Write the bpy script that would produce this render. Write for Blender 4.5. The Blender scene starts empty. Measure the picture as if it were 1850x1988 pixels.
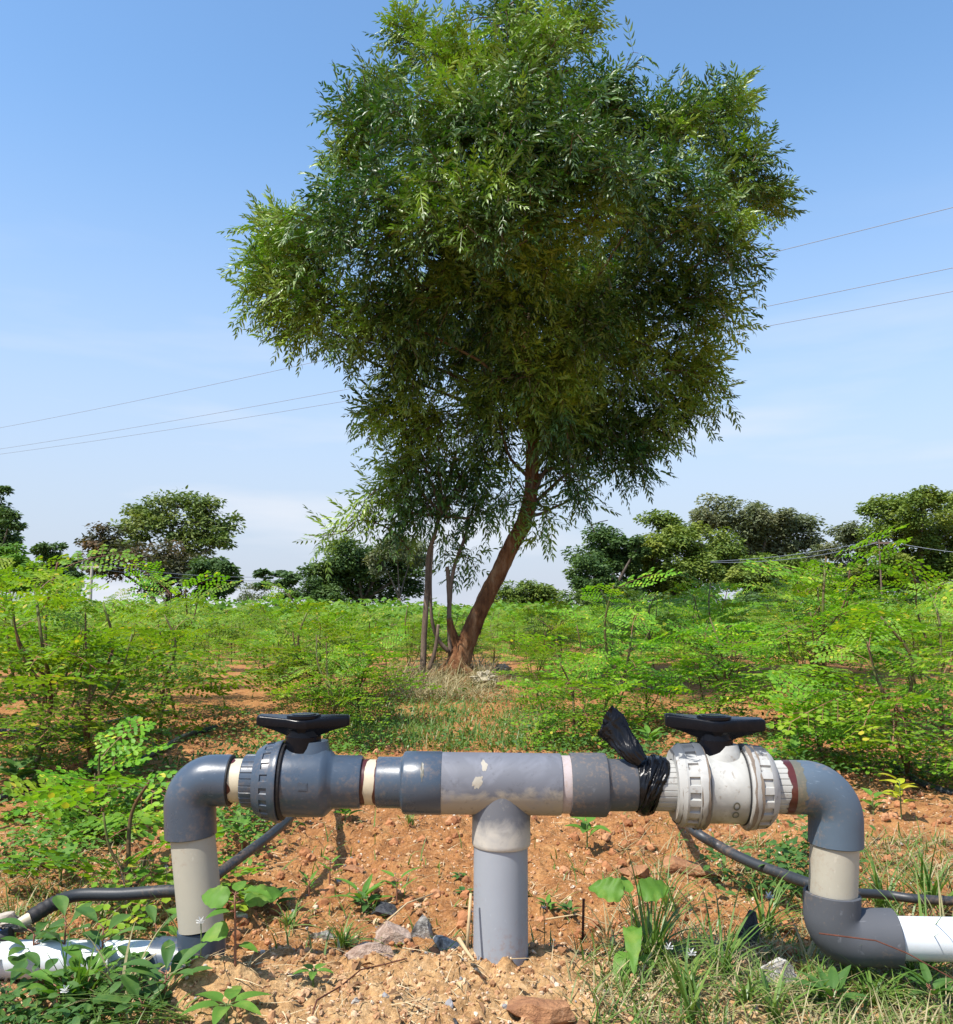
import bpy, math, random
import numpy as np
from mathutils import Vector

C = bpy.context.scene.collection
R = math.radians
rng = np.random.default_rng(11)
random.seed(5)

# ------------------------------------------------------------------ camera
# positions below are worked out from measured picture positions at 1850 px width ("P units")
F, HY, CAMZ = 1700.0, 1190.0, 0.566           # focal length, horizon row, eye height (m)
PITCH = math.atan((HY - 994.0) / F)
cam_data = bpy.data.cameras.new("camera")
cam = bpy.data.objects.new("camera", cam_data)
C.objects.link(cam)
cam_data.sensor_fit = 'HORIZONTAL'; cam_data.sensor_width = 36
cam_data.lens = 36 * F / 1850.0
cam_data.clip_start = 0.02; cam_data.clip_end = 3000
cam.location = (0, 0, CAMZ)
cam.rotation_euler = (R(90) + PITCH, 0, 0)
bpy.context.scene.camera = cam

# ------------------------------------------------------------------ light
SUN_EL, SUN_AZ = R(57), R(229)               # azimuth from +Y clockwise: behind the camera, to the left
sd = Vector((math.sin(SUN_AZ) * math.cos(SUN_EL), math.cos(SUN_AZ) * math.cos(SUN_EL), math.sin(SUN_EL)))
ld = bpy.data.lights.new("sun", 'SUN'); ld.energy = 4.9; ld.angle = R(0.5); ld.color = (1.0, 0.955, 0.88)
lo = bpy.data.objects.new("sun", ld); C.objects.link(lo)
lo.rotation_euler = sd.to_track_quat('Z', 'Y').to_euler()

w = bpy.data.worlds.new("World"); bpy.context.scene.world = w; w.use_nodes = True
nt = w.node_tree; nt.nodes.clear()
out = nt.nodes.new('ShaderNodeOutputWorld'); bg = nt.nodes.new('ShaderNodeBackground')
sky = nt.nodes.new('ShaderNodeTexSky'); sky.sky_type = 'NISHITA'; sky.sun_disc = False
sky.sun_elevation = SUN_EL; sky.sun_rotation = SUN_AZ; sky.air_density = 1.0; sky.dust_density = 0.6; sky.ozone_density = 1.6
tc = nt.nodes.new('ShaderNodeTexCoord'); mp = nt.nodes.new('ShaderNodeMapping')
mp.inputs['Scale'].default_value = (1.5, 1.5, 9.0); mp.inputs['Location'].default_value = (1.35, 0.6, 0.4); mp.inputs['Rotation'].default_value = (0.0, R(-9), 0.0)
nz = nt.nodes.new('ShaderNodeTexNoise'); nz.inputs['Scale'].default_value = 1.5; nz.inputs['Detail'].default_value = 5; nz.inputs['Roughness'].default_value = 0.5
cr = nt.nodes.new('ShaderNodeValToRGB'); cr.color_ramp.elements[0].position = 0.50; cr.color_ramp.elements[1].position = 0.68
cr.color_ramp.elements[1].color = (0.85, 0.85, 0.85, 1)
mx = nt.nodes.new('ShaderNodeMix'); mx.data_type = 'RGBA'
mx.inputs[7].default_value = (4.4, 4.6, 5.0, 1)
sep = nt.nodes.new('ShaderNodeSeparateXYZ'); mr = nt.nodes.new('ShaderNodeMapRange')
mr.inputs[1].default_value = 0.0; mr.inputs[2].default_value = 0.42; mr.inputs[3].default_value = 1.0; mr.inputs[4].default_value = 0.0
mm = nt.nodes.new('ShaderNodeMath'); mm.operation = 'MULTIPLY'
hs = nt.nodes.new('ShaderNodeHueSaturation'); hs.inputs['Hue'].default_value = 0.496; hs.inputs['Saturation'].default_value = 1.12; hs.inputs['Value'].default_value = 1.36
hz = nt.nodes.new('ShaderNodeMix'); hz.data_type = 'RGBA'; hz.inputs[7].default_value = (2.9, 3.25, 4.0, 1)
hr = nt.nodes.new('ShaderNodeMapRange'); hr.interpolation_type = 'SMOOTHSTEP'; hr.inputs[1].default_value = -0.02; hr.inputs[2].default_value = 0.55; hr.inputs[3].default_value = 0.95; hr.inputs[4].default_value = 0.0
L = nt.links.new
L(tc.outputs['Generated'], mp.inputs[0]); L(mp.outputs[0], nz.inputs['Vector']); L(nz.outputs[0], cr.inputs[0])
L(tc.outputs['Generated'], sep.inputs[0]); L(sep.outputs[2], mr.inputs[0])
L(cr.outputs[0], mm.inputs[0]); L(mr.outputs[0], mm.inputs[1]); L(mm.outputs[0], mx.inputs[0])
L(sky.outputs[0], hs.inputs['Color']); L(sep.outputs[2], hr.inputs[0]); L(hr.outputs[0], hz.inputs[0]); L(hs.outputs[0], hz.inputs[6]); L(hz.outputs[2], mx.inputs[6]); L(mx.outputs[2], bg.inputs[0]); L(bg.outputs[0], out.inputs[0])
bg.inputs[1].default_value = 0.14

vs = bpy.context.scene.view_settings
vs.view_transform = 'Standard'; vs.look = 'None'; vs.gamma = 1; vs.exposure = 0.5; vs.use_curve_mapping = False
cy = bpy.context.scene.cycles
cy.max_bounces = 6; cy.diffuse_bounces = 1; cy.glossy_bounces = 2; cy.transmission_bounces = 3; cy.transparent_max_bounces = 4
cy.caustics_reflective = False; cy.caustics_refractive = False

# ------------------------------------------------------------------ helpers
SP, CPI = math.sin(PITCH), math.cos(PITCH)
def at(x, y, d):
    """point at forward distance d seen at picture position x, y"""
    rx = (x - 925.0) / F; up = (994.0 - y) / F
    t = d / (CPI - SP * up)
    return Vector((t * rx, d, CAMZ + t * (SP + CPI * up)))

def hash2(ix, iy, s):
    h = (ix.astype(np.int64) * 374761393 + iy.astype(np.int64) * 668265263 + s * 1442695041) & 0x7fffffff
    h = ((h ^ (h >> 13)) * 1274126177) & 0x7fffffff
    return ((h ^ (h >> 16)) & 0xffff) / 65535.0
def vnoise(x, y, s=0):
    x = np.asarray(x, float); y = np.asarray(y, float)
    ix = np.floor(x); iy = np.floor(y); fx = x - ix; fy = y - iy
    fx = fx * fx * (3 - 2 * fx); fy = fy * fy * (3 - 2 * fy)
    a = hash2(ix, iy, s); b = hash2(ix + 1, iy, s); c = hash2(ix, iy + 1, s); d = hash2(ix + 1, iy + 1, s)
    return (a + (b - a) * fx) * (1 - fy) + (c + (d - c) * fx) * fy - 0.5
def fbm(x, y, f, o, s=0, g=0.5):
    r = 0; a = 1
    for k in range(o):
        r = r + a * vnoise(x * f + 17.3 * k, y * f + 5.1 * k, s + k); f *= 2.03; a *= g
    return r
def gh(x, y):
    """height of the ground"""
    x = np.asarray(x, float); y = np.asarray(y, float)
    near = 1 / (1 + np.exp((y - 2.3) * 4))
    z = near * (-0.042 + 0.05 * np.exp(-((x - 0.02) / 0.42) ** 2) * (1 / (1 + np.exp((y - 1.62) * 30)))) 
    z = z - 0.03 * np.exp(-(((x + 0.13) / 0.15) ** 2 + ((y - 1.68) / 0.09) ** 2)) - 0.02 * np.exp(-(((x - 0.2) / 0.12) ** 2 + ((y - 1.66) / 0.08) ** 2))
    z = z + 0.072 * np.exp(-(((x + 0.405) / 0.105) ** 2 + ((y - 1.385) / 0.07) ** 2)) + 0.02 * np.exp(-(((x + 0.2) / 0.3) ** 2 + ((y - 1.25) / 0.1) ** 2))
    z = z + 0.10 * np.exp(-(((x - 0.0) / 0.75) ** 2 + ((y - 7.0) / 0.8) ** 2))          # mound at the tree foot
    lump = np.clip(1.2 - (y - 1.0) / 12, 0.15, 1)
    z = z + lump * (0.020 * fbm(x, y, 4.0, 3, 1) + 0.016 * fbm(x, y, 17, 2, 9))
    m = np.clip(fbm(x, y, 9, 2, 40) * 2.2 + 0.5, 0, 1)
    fine = np.where(y < 6, 1.0, 0.0)
    z = z + fine * (0.019 * m * np.maximum(fbm(x, y, 42, 3, 20, 0.65), -0.3) + 0.0065 * fbm(x, y, 120, 2, 30, 0.7))
    z = z + np.where(y > 10, 0.25 * fbm(x, y, 0.05, 2, 3), 0)
    return z
def ghf(x, y): return float(gh(np.array([x]), np.array([y]))[0])
def gnd(x, y, dz=0.0):
    """ground point seen at picture position x, y"""
    up = (994.0 - y) / F
    ry, rz = CPI - SP * up, SP + CPI * up
    t = CAMZ / max(1e-4, -rz)
    for _ in range(6):
        px, py = t * (x - 925) / F, t * ry
        t = (CAMZ - ghf(px, py)) / max(1e-4, -rz)
    return Vector((t * (x - 925) / F, t * ry, ghf(t * (x - 925) / F, t * ry) + dz))

class G:
    """polygon soup with numpy arrays"""
    def __init__(s, V=None, Fs=None, mi=0):
        if V is None: s.V = np.zeros((0, 3)); s.L = np.zeros(0, int); s.S = np.zeros(0, int); s.M = np.zeros(0, int); return
        s.V = np.asarray(V, float).reshape(-1, 3)
        s.L = np.array([i for f in Fs for i in f], int); s.S = np.array([len(f) for f in Fs], int)
        s.M = np.full(len(s.S), mi, int)
    @staticmethod
    def join(gs):
        g = G(); gs = [a for a in gs if len(a.V)]
        if not gs: return g
        off = np.cumsum([0] + [len(a.V) for a in gs[:-1]])
        g.V = np.vstack([a.V for a in gs]); g.L = np.concatenate([a.L + o for a, o in zip(gs, off)])
        g.S = np.concatenate([a.S for a in gs]); g.M = np.concatenate([a.M for a in gs]); return g
    def mat(s, k): s.M[:] = k; return s
    def xf(s, P, A=None, sc=1.0):
        g = G(); V = s.V * sc
        if A is not None: V = V @ np.asarray(A).T
        g.V = V + np.asarray(P, float); g.L = s.L.copy(); g.S = s.S.copy(); g.M = s.M.copy(); return g
    def many(s, P, A, sc):
        """copies of this soup: P (K,3), A (K,3,3) with axes in columns, sc (K,)"""
        K = len(P); n = len(s.V); g = G()
        g.V = (np.einsum('kij,nj->kni', A, s.V) * np.asarray(sc)[:, None, None] + P[:, None, :]).reshape(-1, 3)
        g.L = (s.L[None, :] + (np.arange(K) * n)[:, None]).ravel(); g.S = np.tile(s.S, K); g.M = np.tile(s.M, K)
        return g

def frames(D, roll=None, up=(0, 0, 1)):
    D = np.asarray(D, float); D = D / np.maximum(np.linalg.norm(D, axis=1, keepdims=True), 1e-9)
    U = np.tile(np.array(up, float), (len(D), 1)); U[np.abs(D @ np.array(up, float)) > 0.985] = (1, 0.1, 0)
    Y = np.cross(U, D); Y /= np.linalg.norm(Y, axis=1, keepdims=True); Z = np.cross(D, Y)
    if roll is not None:
        c, s_ = np.cos(roll)[:, None], np.sin(roll)[:, None]; Y, Z = Y * c + Z * s_, Z * c - Y * s_
    return np.stack([D, Y, Z], axis=2)

def obj(name, g, mats, parent=None, smooth=False, sharp=None):
    me = bpy.data.meshes.new(name); n = len(g.V); p = len(g.S)
    me.vertices.add(n); me.vertices.foreach_set('co', np.asarray(g.V, np.float32).ravel())
    me.loops.add(len(g.L)); me.loops.foreach_set('vertex_index', g.L.astype(np.int32))
    me.polygons.add(p); st = np.concatenate([[0], np.cumsum(g.S)[:-1]]) if p else np.zeros(0)
    me.polygons.foreach_set('loop_start', st.astype(np.int32)); me.polygons.foreach_set('loop_total', g.S.astype(np.int32))
    me.polygons.foreach_set('material_index', g.M.astype(np.int32))
    me.polygons.foreach_set('use_smooth', np.full(p, bool(smooth)))
    me.update(calc_edges=True)
    for m in (mats if isinstance(mats, (list, tuple)) else [mats]): me.materials.append(m)
    if smooth and sharp: me.set_sharp_from_angle(angle=R(sharp))
    o = bpy.data.objects.new(name, me); C.objects.link(o)
    if parent is not None:
        o.parent = parent
        o.matrix_parent_inverse = parent.matrix_world.inverted() if False else o.matrix_parent_inverse
    return o
def tag(o, label=None, cat=None, group=None, kind=None):
    if label: o['label'] = label
    if cat: o['category'] = cat
    if group: o['group'] = group
    if kind: o['kind'] = kind
    return o
def thing(name, label, cat, loc=(0, 0, 0), group=None, rz=0.0):
    o = bpy.data.objects.new(name, None); C.objects.link(o); o.location = loc; o.rotation_euler = (0, 0, rz)
    o.empty_display_size = 0.05
    return tag(o, label, cat, group)
def local(g, loc): g.V = g.V - np.asarray(loc, float); return g

def tube(P, rad, seg=8, cap=True, flat=None, wob=0.0):
    P = np.asarray([tuple(p) for p in P], float); n = len(P); rad = np.broadcast_to(np.asarray(rad, float), (n,))
    T = np.gradient(P, axis=0); T /= np.maximum(np.linalg.norm(T, axis=1, keepdims=True), 1e-9)
    u = np.cross(T[0], (0, 0, 1.0)); u = u if np.linalg.norm(u) > 0.1 else np.cross(T[0], (0, 1.0, 0)); u /= np.linalg.norm(u)
    V = []; a = np.arange(seg) * 2 * math.pi / seg
    for i in range(n):
        u = u - T[i] * (u @ T[i]); u /= np.linalg.norm(u); v = np.cross(T[i], u)
        rr = rad[i] * (1 + (wob * rng.normal(size=seg) if wob else 0))
        V.append(P[i] + (np.cos(a) * rr)[:, None] * u + (np.sin(a) * rr * (flat or 1))[:, None] * v)
    Fs = [(i * seg + j, i * seg + (j + 1) % seg, (i + 1) * seg + (j + 1) % seg, (i + 1) * seg + j) for i in range(n - 1) for j in range(seg)]
    if cap: Fs += [tuple(range(seg))[::-1], tuple((n - 1) * seg + j for j in range(seg))]
    return G(np.vstack(V), Fs)
def curve(pts, n=24):
    """Catmull-Rom through points"""
    P = [np.array(tuple(p), float) for p in pts]; P = [2 * P[0] - P[1]] + P + [2 * P[-1] - P[-2]]; o = []
    m = len(P) - 3
    for i in range(m):
        k = max(2, n // m)
        for t in np.linspace(0, 1, k, endpoint=(i == m - 1)):
            a, b, c, d = P[i:i + 4]
            o.append(0.5 * ((2 * b) + (-a + c) * t + (2 * a - 5 * b + 4 * c - d) * t * t + (-a + 3 * b - 3 * c + d) * t ** 3))
    o = np.array(o); q = np.linspace(0, len(o) - 1, n); r_ = np.arange(len(o))
    return np.column_stack([np.interp(q, r_, o[:, c_]) for c_ in range(3)])

# ------------------------------------------------------------------ materials
def new_mat(name):
    m = bpy.data.materials.new(name); m.use_nodes = True; m.node_tree.nodes.clear()
    return m, m.node_tree.nodes, m.node_tree.links.new
def ramp(N, pts):
    r = N.new('ShaderNodeValToRGB'); e = r.color_ramp.elements
    while len(e) < len(pts): e.new(0.5)
    for k, (p, c) in enumerate(pts): e[k].position = p; e[k].color = (*c, 1)
    return r
def noise(N, l, scale, detail=4, rough=0.55, vec=None, dist=0.0, coord='Object'):
    t = N.new('ShaderNodeTexNoise'); t.inputs['Scale'].default_value = scale; t.inputs['Detail'].default_value = detail
    t.inputs['Roughness'].default_value = rough; t.inputs['Distortion'].default_value = dist
    if vec is None: vec = N.new('ShaderNodeTexCoord').outputs[coord]
    l(vec, t.inputs['Vector']); return t
def mixc(N, l, f, a, b, mode='MIX'):
    m = N.new('ShaderNodeMix'); m.data_type = 'RGBA'; m.blend_type = mode
    for s, v in ((0, f), (6, a), (7, b)):
        if isinstance(v, (int, float)): m.inputs[s].default_value = v
        elif isinstance(v, tuple): m.inputs[s].default_value = (*v, 1)
        else: l(v, m.inputs[s])
    return m.outputs[2]
def mask(N, l, src, lo, hi):
    r = N.new('ShaderNodeMapRange'); r.inputs[1].default_value = lo; r.inputs[2].default_value = hi; l(src, r.inputs[0]); return r.outputs[0]

def plastic(name, col, rough=0.4, dirt=(0.30, 0.2, 0.12), dirt_amt=0.35, scratch=0.35, var=0.12, spec=0.5):
    m, N, l = new_mat(name); tcn = N.new('ShaderNodeTexCoord').outputs['Object']
    o = N.new('ShaderNodeOutputMaterial'); b = N.new('ShaderNodeBsdfPrincipled'); l(b.outputs[0], o.inputs[0])
    n1 = noise(N, l, 22, 5, 0.6, tcn); n2 = noise(N, l, 120, 4, 0.7, tcn); n3 = noise(N, l, 9, 4, 0.6, tcn)
    c = mixc(N, l, n1.outputs[0], tuple(x * (1 - var) for x in col), tuple(min(1, x * (1 + var)) for x in col))
    sm = N.new('ShaderNodeMapping'); sm.inputs['Scale'].default_value = (60, 500, 60); sm.inputs['Rotation'].default_value = (0.4, 0.2, 0.5); l(tcn, sm.inputs[0])
    ns = noise(N, l, 1.0, 3, 0.5, sm.outputs[0])
    c = mixc(N, l, N_mul(N, l, mask(N, l, ns.outputs[0], 0.66, 0.74), scratch), c, tuple(min(1, x * 1.6 + 0.06) for x in col))
    d = N_mul(N, l, mask(N, l, N_mul(N, l, n2.outputs[0], None, n3.outputs[0]), 0.27, 0.42), dirt_amt)
    c = mixc(N, l, d, c, dirt)
    l(c, b.inputs['Base Color'])
    rr = N.new('ShaderNodeMapRange'); rr.inputs[3].default_value = rough - 0.08; rr.inputs[4].default_value = rough + 0.18
    l(n1.outputs[0], rr.inputs[0]); l(rr.outputs[0], b.inputs['Roughness']); b.inputs['Specular IOR Level'].default_value = spec
    bm = N.new('ShaderNodeBump'); bm.inputs['Strength'].default_value = 0.08; bm.inputs['Distance'].default_value = 0.002; l(n2.outputs[0], bm.inputs['Height']); l(bm.outputs[0], b.inputs['Normal'])
    return m
def N_mul(N, l, a, v, b=None):
    m = N.new('ShaderNodeMath'); m.operation = 'MULTIPLY'; l(a, m.inputs[0])
    if b is not None: l(b, m.inputs[1])
    else: m.inputs[1].default_value = v
    return m.outputs[0]

def leaf_mat(name, ca, cb, cc=None, rough=0.42, trans=0.35, tcol=None, scale=1.5, spec=0.45, odd=None, obj_rand=False, cl=0.5):
    """two-sided leaf: random colour per leaflet, slow drift through the crown"""
    m, N, l = new_mat(name); o = N.new('ShaderNodeOutputMaterial'); b = N.new('ShaderNodeBsdfPrincipled')
    gi = N.new('ShaderNodeNewGeometry').outputs['Random Per Island']
    c = mixc(N, l, gi, ca, cb)
    n1 = noise(N, l, scale, 3, 0.6)
    if cc: c = mixc(N, l, mask(N, l, n1.outputs[0], cl, cl + 0.18), c, cc)
    if odd: c = mixc(N, l, mask(N, l, gi, 0.972, 0.975), c, odd)
    if obj_rand:
        oi = N.new('ShaderNodeObjectInfo').outputs['Random']; hsn = N.new('ShaderNodeHueSaturation')
        mh = N.new('ShaderNodeMapRange'); mh.inputs[3].default_value = 0.485; mh.inputs[4].default_value = 0.515; l(oi, mh.inputs[0]); l(mh.outputs[0], hsn.inputs['Hue'])
        mv = N.new('ShaderNodeMapRange'); mv.inputs[3].default_value = 0.7; mv.inputs[4].default_value = 1.15; l(oi, mv.inputs[0]); l(mv.outputs[0], hsn.inputs['Value'])
        l(c, hsn.inputs['Color']); c = hsn.outputs[0]
    l(c, b.inputs['Base Color']); b.inputs['Roughness'].default_value = rough; b.inputs['Specular IOR Level'].default_value = spec
    t = N.new('ShaderNodeBsdfTranslucent'); l(mixc(N, l, 1.0, c, tcol or (1.3, 1.4, 0.5), 'MULTIPLY'), t.inputs[0])
    ms = N.new('ShaderNodeMixShader'); ms.inputs[0].default_value = trans
    l(b.outputs[0], ms.inputs[1]); l(t.outputs[0], ms.inputs[2]); l(ms.outputs[0], o.inputs[0])
    return m
def rough_mat(name, pts, scale=8, rough=0.85, bump=0.5, bs=40, stretch=None, bdist=0.01, coord='Object'):
    m, N, l = new_mat(name); o = N.new('ShaderNodeOutputMaterial'); b = N.new('ShaderNodeBsdfPrincipled'); l(b.outputs[0], o.inputs[0])
    vec = N.new('ShaderNodeTexCoord').outputs[coord]
    if stretch:
        mpn = N.new('ShaderNodeMapping'); mpn.inputs['Scale'].default_value = stretch; l(vec, mpn.inputs[0]); vec = mpn.outputs[0]
    n = noise(N, l, scale, 6, 0.65, vec); r = ramp(N, pts); l(n.outputs[0], r.inputs[0]); l(r.outputs[0], b.inputs['Base Color'])
    n2 = noise(N, l, bs, 5, 0.7, vec); bm = N.new('ShaderNodeBump'); bm.inputs['Strength'].default_value = bump; bm.inputs['Distance'].default_value = bdist
    l(n2.outputs[0], bm.inputs['Height']); l(bm.outputs[0], b.inputs['Normal']); b.inputs['Roughness'].default_value = rough
    b.inputs['Specular IOR Level'].default_value = 0.25
    return m
def island_mat(name, pts, rough=0.85, trans=0.0, bump=0.4):
    m, N, l = new_mat(name); o = N.new('ShaderNodeOutputMaterial'); b = N.new('ShaderNodeBsdfPrincipled'); l(b.outputs[0], o.inputs[0])
    gi = N.new('ShaderNodeNewGeometry').outputs['Random Per Island']; r = ramp(N, pts); l(gi, r.inputs[0])
    n = noise(N, l, 150, 3, 0.6); c = mixc(N, l, 0.35, r.outputs[0], mixc(N, l, n.outputs[0], (0.0, 0.0, 0.0), (1, 0.9, 0.8)), 'OVERLAY')
    l(c, b.inputs['Base Color']); b.inputs['Roughness'].default_value = rough; b.inputs['Specular IOR Level'].default_value = 0.2
    bm = N.new('ShaderNodeBump'); bm.inputs['Strength'].default_value = bump; bm.inputs['Distance'].default_value = 0.003; l(n.outputs[0], bm.inputs['Height']); l(bm.outputs[0], b.inputs['Normal'])
    return m

M = {}
M['pvc'] = plastic('dark_grey_pvc', (0.050, 0.070, 0.098), 0.26, dirt_amt=0.28, scratch=0.5)
M['pvc_matt'] = plastic('matt_grey_pvc', (0.082, 0.086, 0.096), 0.62, dirt_amt=0.5, spec=0.3, scratch=0.5)
M['pvc_blue'] = plastic('bluish_grey_pvc', (0.080, 0.112, 0.148), 0.55, dirt_amt=0.45, spec=0.35, scratch=0.5)
M['riser'] = plastic('light_grey_pipe', (0.29, 0.31, 0.34), 0.5, dirt=(0.28, 0.14, 0.07), dirt_amt=0.5, scratch=0.15, var=0.05)
M['beige'] = plastic('beige_grey_pipe', (0.37, 0.34, 0.27), 0.55, dirt=(0.25, 0.14, 0.08), dirt_amt=0.4, scratch=0.2, var=0.08)
M['cream'] = plastic('cream_pipe', (0.52, 0.45, 0.32), 0.45, dirt_amt=0.15, scratch=0.0, var=0.04)
M['whitepipe'] = plastic('white_pipe', (0.60, 0.63, 0.65), 0.35, dirt=(0.5, 0.36, 0.24), dirt_amt=0.2, scratch=0.0, var=0.03)
M['pink'] = plastic('faded_pink_pipe', (0.40, 0.34, 0.33), 0.6, dirt_amt=0.5)
M['black'] = plastic('black_plastic', (0.005, 0.006, 0.009), 0.2, dirt=(0.06, 0.045, 0.035), dirt_amt=0.10, scratch=0.0, spec=0.14)
M['seal'] = plastic('black_rubber', (0.01, 0.01, 0.012), 0.6, dirt_amt=0.1)
M['hose'] = plastic('black_hose', (0.028, 0.031, 0.034), 0.42, dirt=(0.2, 0.13, 0.08), dirt_amt=0.5, scratch=0.2)
M['primer'] = plastic('dark_red_primer', (0.075, 0.015, 0.012), 0.3, dirt_amt=0.1, scratch=0.0, var=0.5)
M['glue'] = plastic('dried_glue', (0.12, 0.115, 0.085), 0.35, dirt_amt=0.6)

def painted(name, base, patch, dark, hi_rough=0.6, lo=-0.028, hi=-0.014, cap=None, dk=0.5):
    zc = 0.284; lo += zc; hi += zc
    """weathered paint: base above, bare plastic below a ragged line, grey smears"""
    m, N, l = new_mat(name); o = N.new('ShaderNodeOutputMaterial'); b = N.new('ShaderNodeBsdfPrincipled'); l(b.outputs[0], o.inputs[0])
    vec = N.new('ShaderNodeTexCoord').outputs['Object']; sx = N.new('ShaderNodeSeparateXYZ'); l(vec, sx.inputs[0])
    n1 = noise(N, l, 26, 6, 0.65, vec, 0.6); n2 = noise(N, l, 70, 5, 0.7, vec, 0.3); n3 = noise(N, l, 11, 4, 0.6, vec, 0.8)
    a = N.new('ShaderNodeMath'); a.operation = 'MULTIPLY_ADD'; a.inputs[1].default_value = 0.06; l(n1.outputs[0], a.inputs[0]); l(sx.outputs[2], a.inputs[2])
    f = mask(N, l, a.outputs[0], lo + 0.03, hi + 0.03)
    c = mixc(N, l, f, patch, base)
    c = mixc(N, l, N_mul(N, l, mask(N, l, n3.outputs[0], 0.5, 0.7), 0.6), c, tuple(min(1, x * 1.7) for x in base))
    c = mixc(N, l, N_mul(N, l, mask(N, l, n2.outputs[0], 0.58, 0.7), dk), c, dark)
    if cap: c = mixc(N, l, N_mul(N, l, mask(N, l, a.outputs[0], cap + 0.03 + 0.284, cap + 0.033 + 0.284), 0.9), c, (0.045, 0.055, 0.07))
    l(c, b.inputs['Base Color']); b.inputs['Roughness'].default_value = hi_rough; b.inputs['Specular IOR Level'].default_value = 0.35
    return m
M['tee'] = painted('weathered_tee_plastic', (0.13, 0.135, 0.155), (0.33, 0.29, 0.23), (0.07, 0.07, 0.075))
M['tee_leg'] = painted('weathered_tee_leg', (0.13, 0.135, 0.15), (0.50, 0.46, 0.39), (0.27, 0.26, 0.24), lo=-0.088, hi=-0.058)
M['white'] = painted('weathered_white_plastic', (0.37, 0.365, 0.335), (0.28, 0.24, 0.18), (0.20, 0.16, 0.12), lo=-0.075, hi=-0.03, dk=0.7)
M['whitenut'] = painted('stained_white_plastic', (0.38, 0.375, 0.35), (0.29, 0.24, 0.18), (0.13, 0.09, 0.06), lo=-0.08, hi=-0.02, cap=0.037, dk=0.85)

M['soil'] = None
def soil_material():
    m, N, l = new_mat('red_soil'); o = N.new('ShaderNodeOutputMaterial'); b = N.new('ShaderNodeBsdfPrincipled'); l(b.outputs[0], o.inputs[0])
    vec = N.new('ShaderNodeTexCoord').outputs['Object']; sx = N.new('ShaderNodeSeparateXYZ'); l(vec, sx.inputs[0])
    n0 = noise(N, l, 1.6, 4, 0.6, vec); n1 = noise(N, l, 14, 6, 0.7, vec); n2 = noise(N, l, 160, 5, 0.75, vec); n3 = noise(N, l, 420, 3, 0.7, vec)
    r1 = ramp(N, [(0.3, (0.22, 0.093, 0.033)), (0.5, (0.36, 0.165, 0.060)), (0.7, (0.46, 0.25, 0.10))]); l(n1.outputs[0], r1.inputs[0])
    r2 = ramp(N, [(0.3, (0.31, 0.17, 0.075)), (0.5, (0.50, 0.30, 0.135)), (0.72, (0.62, 0.43, 0.23))]); l(n1.outputs[0], r2.inputs[0])
    a = N.new('ShaderNodeMath'); a.operation = 'MULTIPLY_ADD'; a.inputs[1].default_value = 0.9; l(n0.outputs[0], a.inputs[0]); l(sx.outputs[1], a.inputs[2])
    c = mixc(N, l, mask(N, l, a.outputs[0], 1.85, 2.15), r2.outputs[0], r1.outputs[0])
    grain = ramp(N, [(0.32, (0.42, 0.36, 0.33)), (0.5, (0.95, 0.95, 0.95)), (0.68, (1.5, 1.45, 1.4))]); l(n2.outputs[0], grain.inputs[0])
    c = mixc(N, l, 0.75, c, grain.outputs[0], 'MULTIPLY')
    c = mixc(N, l, N_mul(N, l, mask(N, l, n3.outputs[0], 0.60, 0.68), 0.55), c, (0.70, 0.55, 0.40))
    far = mixc(N, l, mask(N, l, n1.outputs[0], 0.4, 0.6), (0.10, 0.11, 0.035), (0.20, 0.13, 0.06))
    c = mixc(N, l, mask(N, l, sx.outputs[1], 12, 30), c, far)
    l(c, b.inputs['Base Color']); b.inputs['Roughness'].default_value = 0.95; b.inputs['Specular IOR Level'].default_value = 0.1
    bm = N.new('ShaderNodeBump'); bm.inputs['Strength'].default_value = 0.9; bm.inputs['Distance'].default_value = 0.006; l(n2.outputs[0], bm.inputs['Height']); l(bm.outputs[0], b.inputs['Normal'])
    return m
M['soil'] = soil_material()
M['gravel'] = island_mat('loose_gravel', [(0.0, (0.26, 0.13, 0.06)), (0.4, (0.44, 0.25, 0.13)), (0.75, (0.55, 0.36, 0.21)), (0.95, (0.60, 0.47, 0.33)), (0.975, (0.62, 0.55, 0.46)), (0.985, (0.25, 0.25, 0.26))])
M['straw'] = island_mat('dry_straw', [(0.0, (0.22, 0.14, 0.07)), (0.5, (0.45, 0.34, 0.19)), (1.0, (0.62, 0.52, 0.33))], rough=0.7, bump=0.1)
M['rock'] = rough_mat('grey_white_rock', [(0.38, (0.09, 0.085, 0.08)), (0.48, (0.30, 0.28, 0.25)), (0.55, (0.50, 0.47, 0.42)), (0.7, (0.62, 0.60, 0.55))], 38, 0.9, 0.7, 90)
M['darkrock'] = rough_mat('dark_rock', [(0.35, (0.03, 0.032, 0.036)), (0.6, (0.085, 0.085, 0.09)), (0.8, (0.2, 0.19, 0.18))], 30, 0.85, 0.7, 90)
M['redrock'] = rough_mat('red_clod', [(0.35, (0.26, 0.12, 0.06)), (0.6, (0.42, 0.21, 0.10)), (0.8, (0.55, 0.38, 0.26))], 30, 0.95, 0.8, 90)
M['pinkrock'] = rough_mat('pinkish_rock', [(0.35, (0.30, 0.2, 0.15)), (0.6, (0.50, 0.38, 0.30)), (0.8, (0.62, 0.52, 0.45))], 30, 0.95, 0.8, 90)
M['bark'] = rough_mat('red_brown_bark', [(0.3, (0.06, 0.024, 0.011)), (0.5, (0.20, 0.085, 0.035)), (0.7, (0.33, 0.19, 0.10))], 9, 0.9, 1.0, 22, (1.6, 1.6, 0.5), 0.03)
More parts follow.
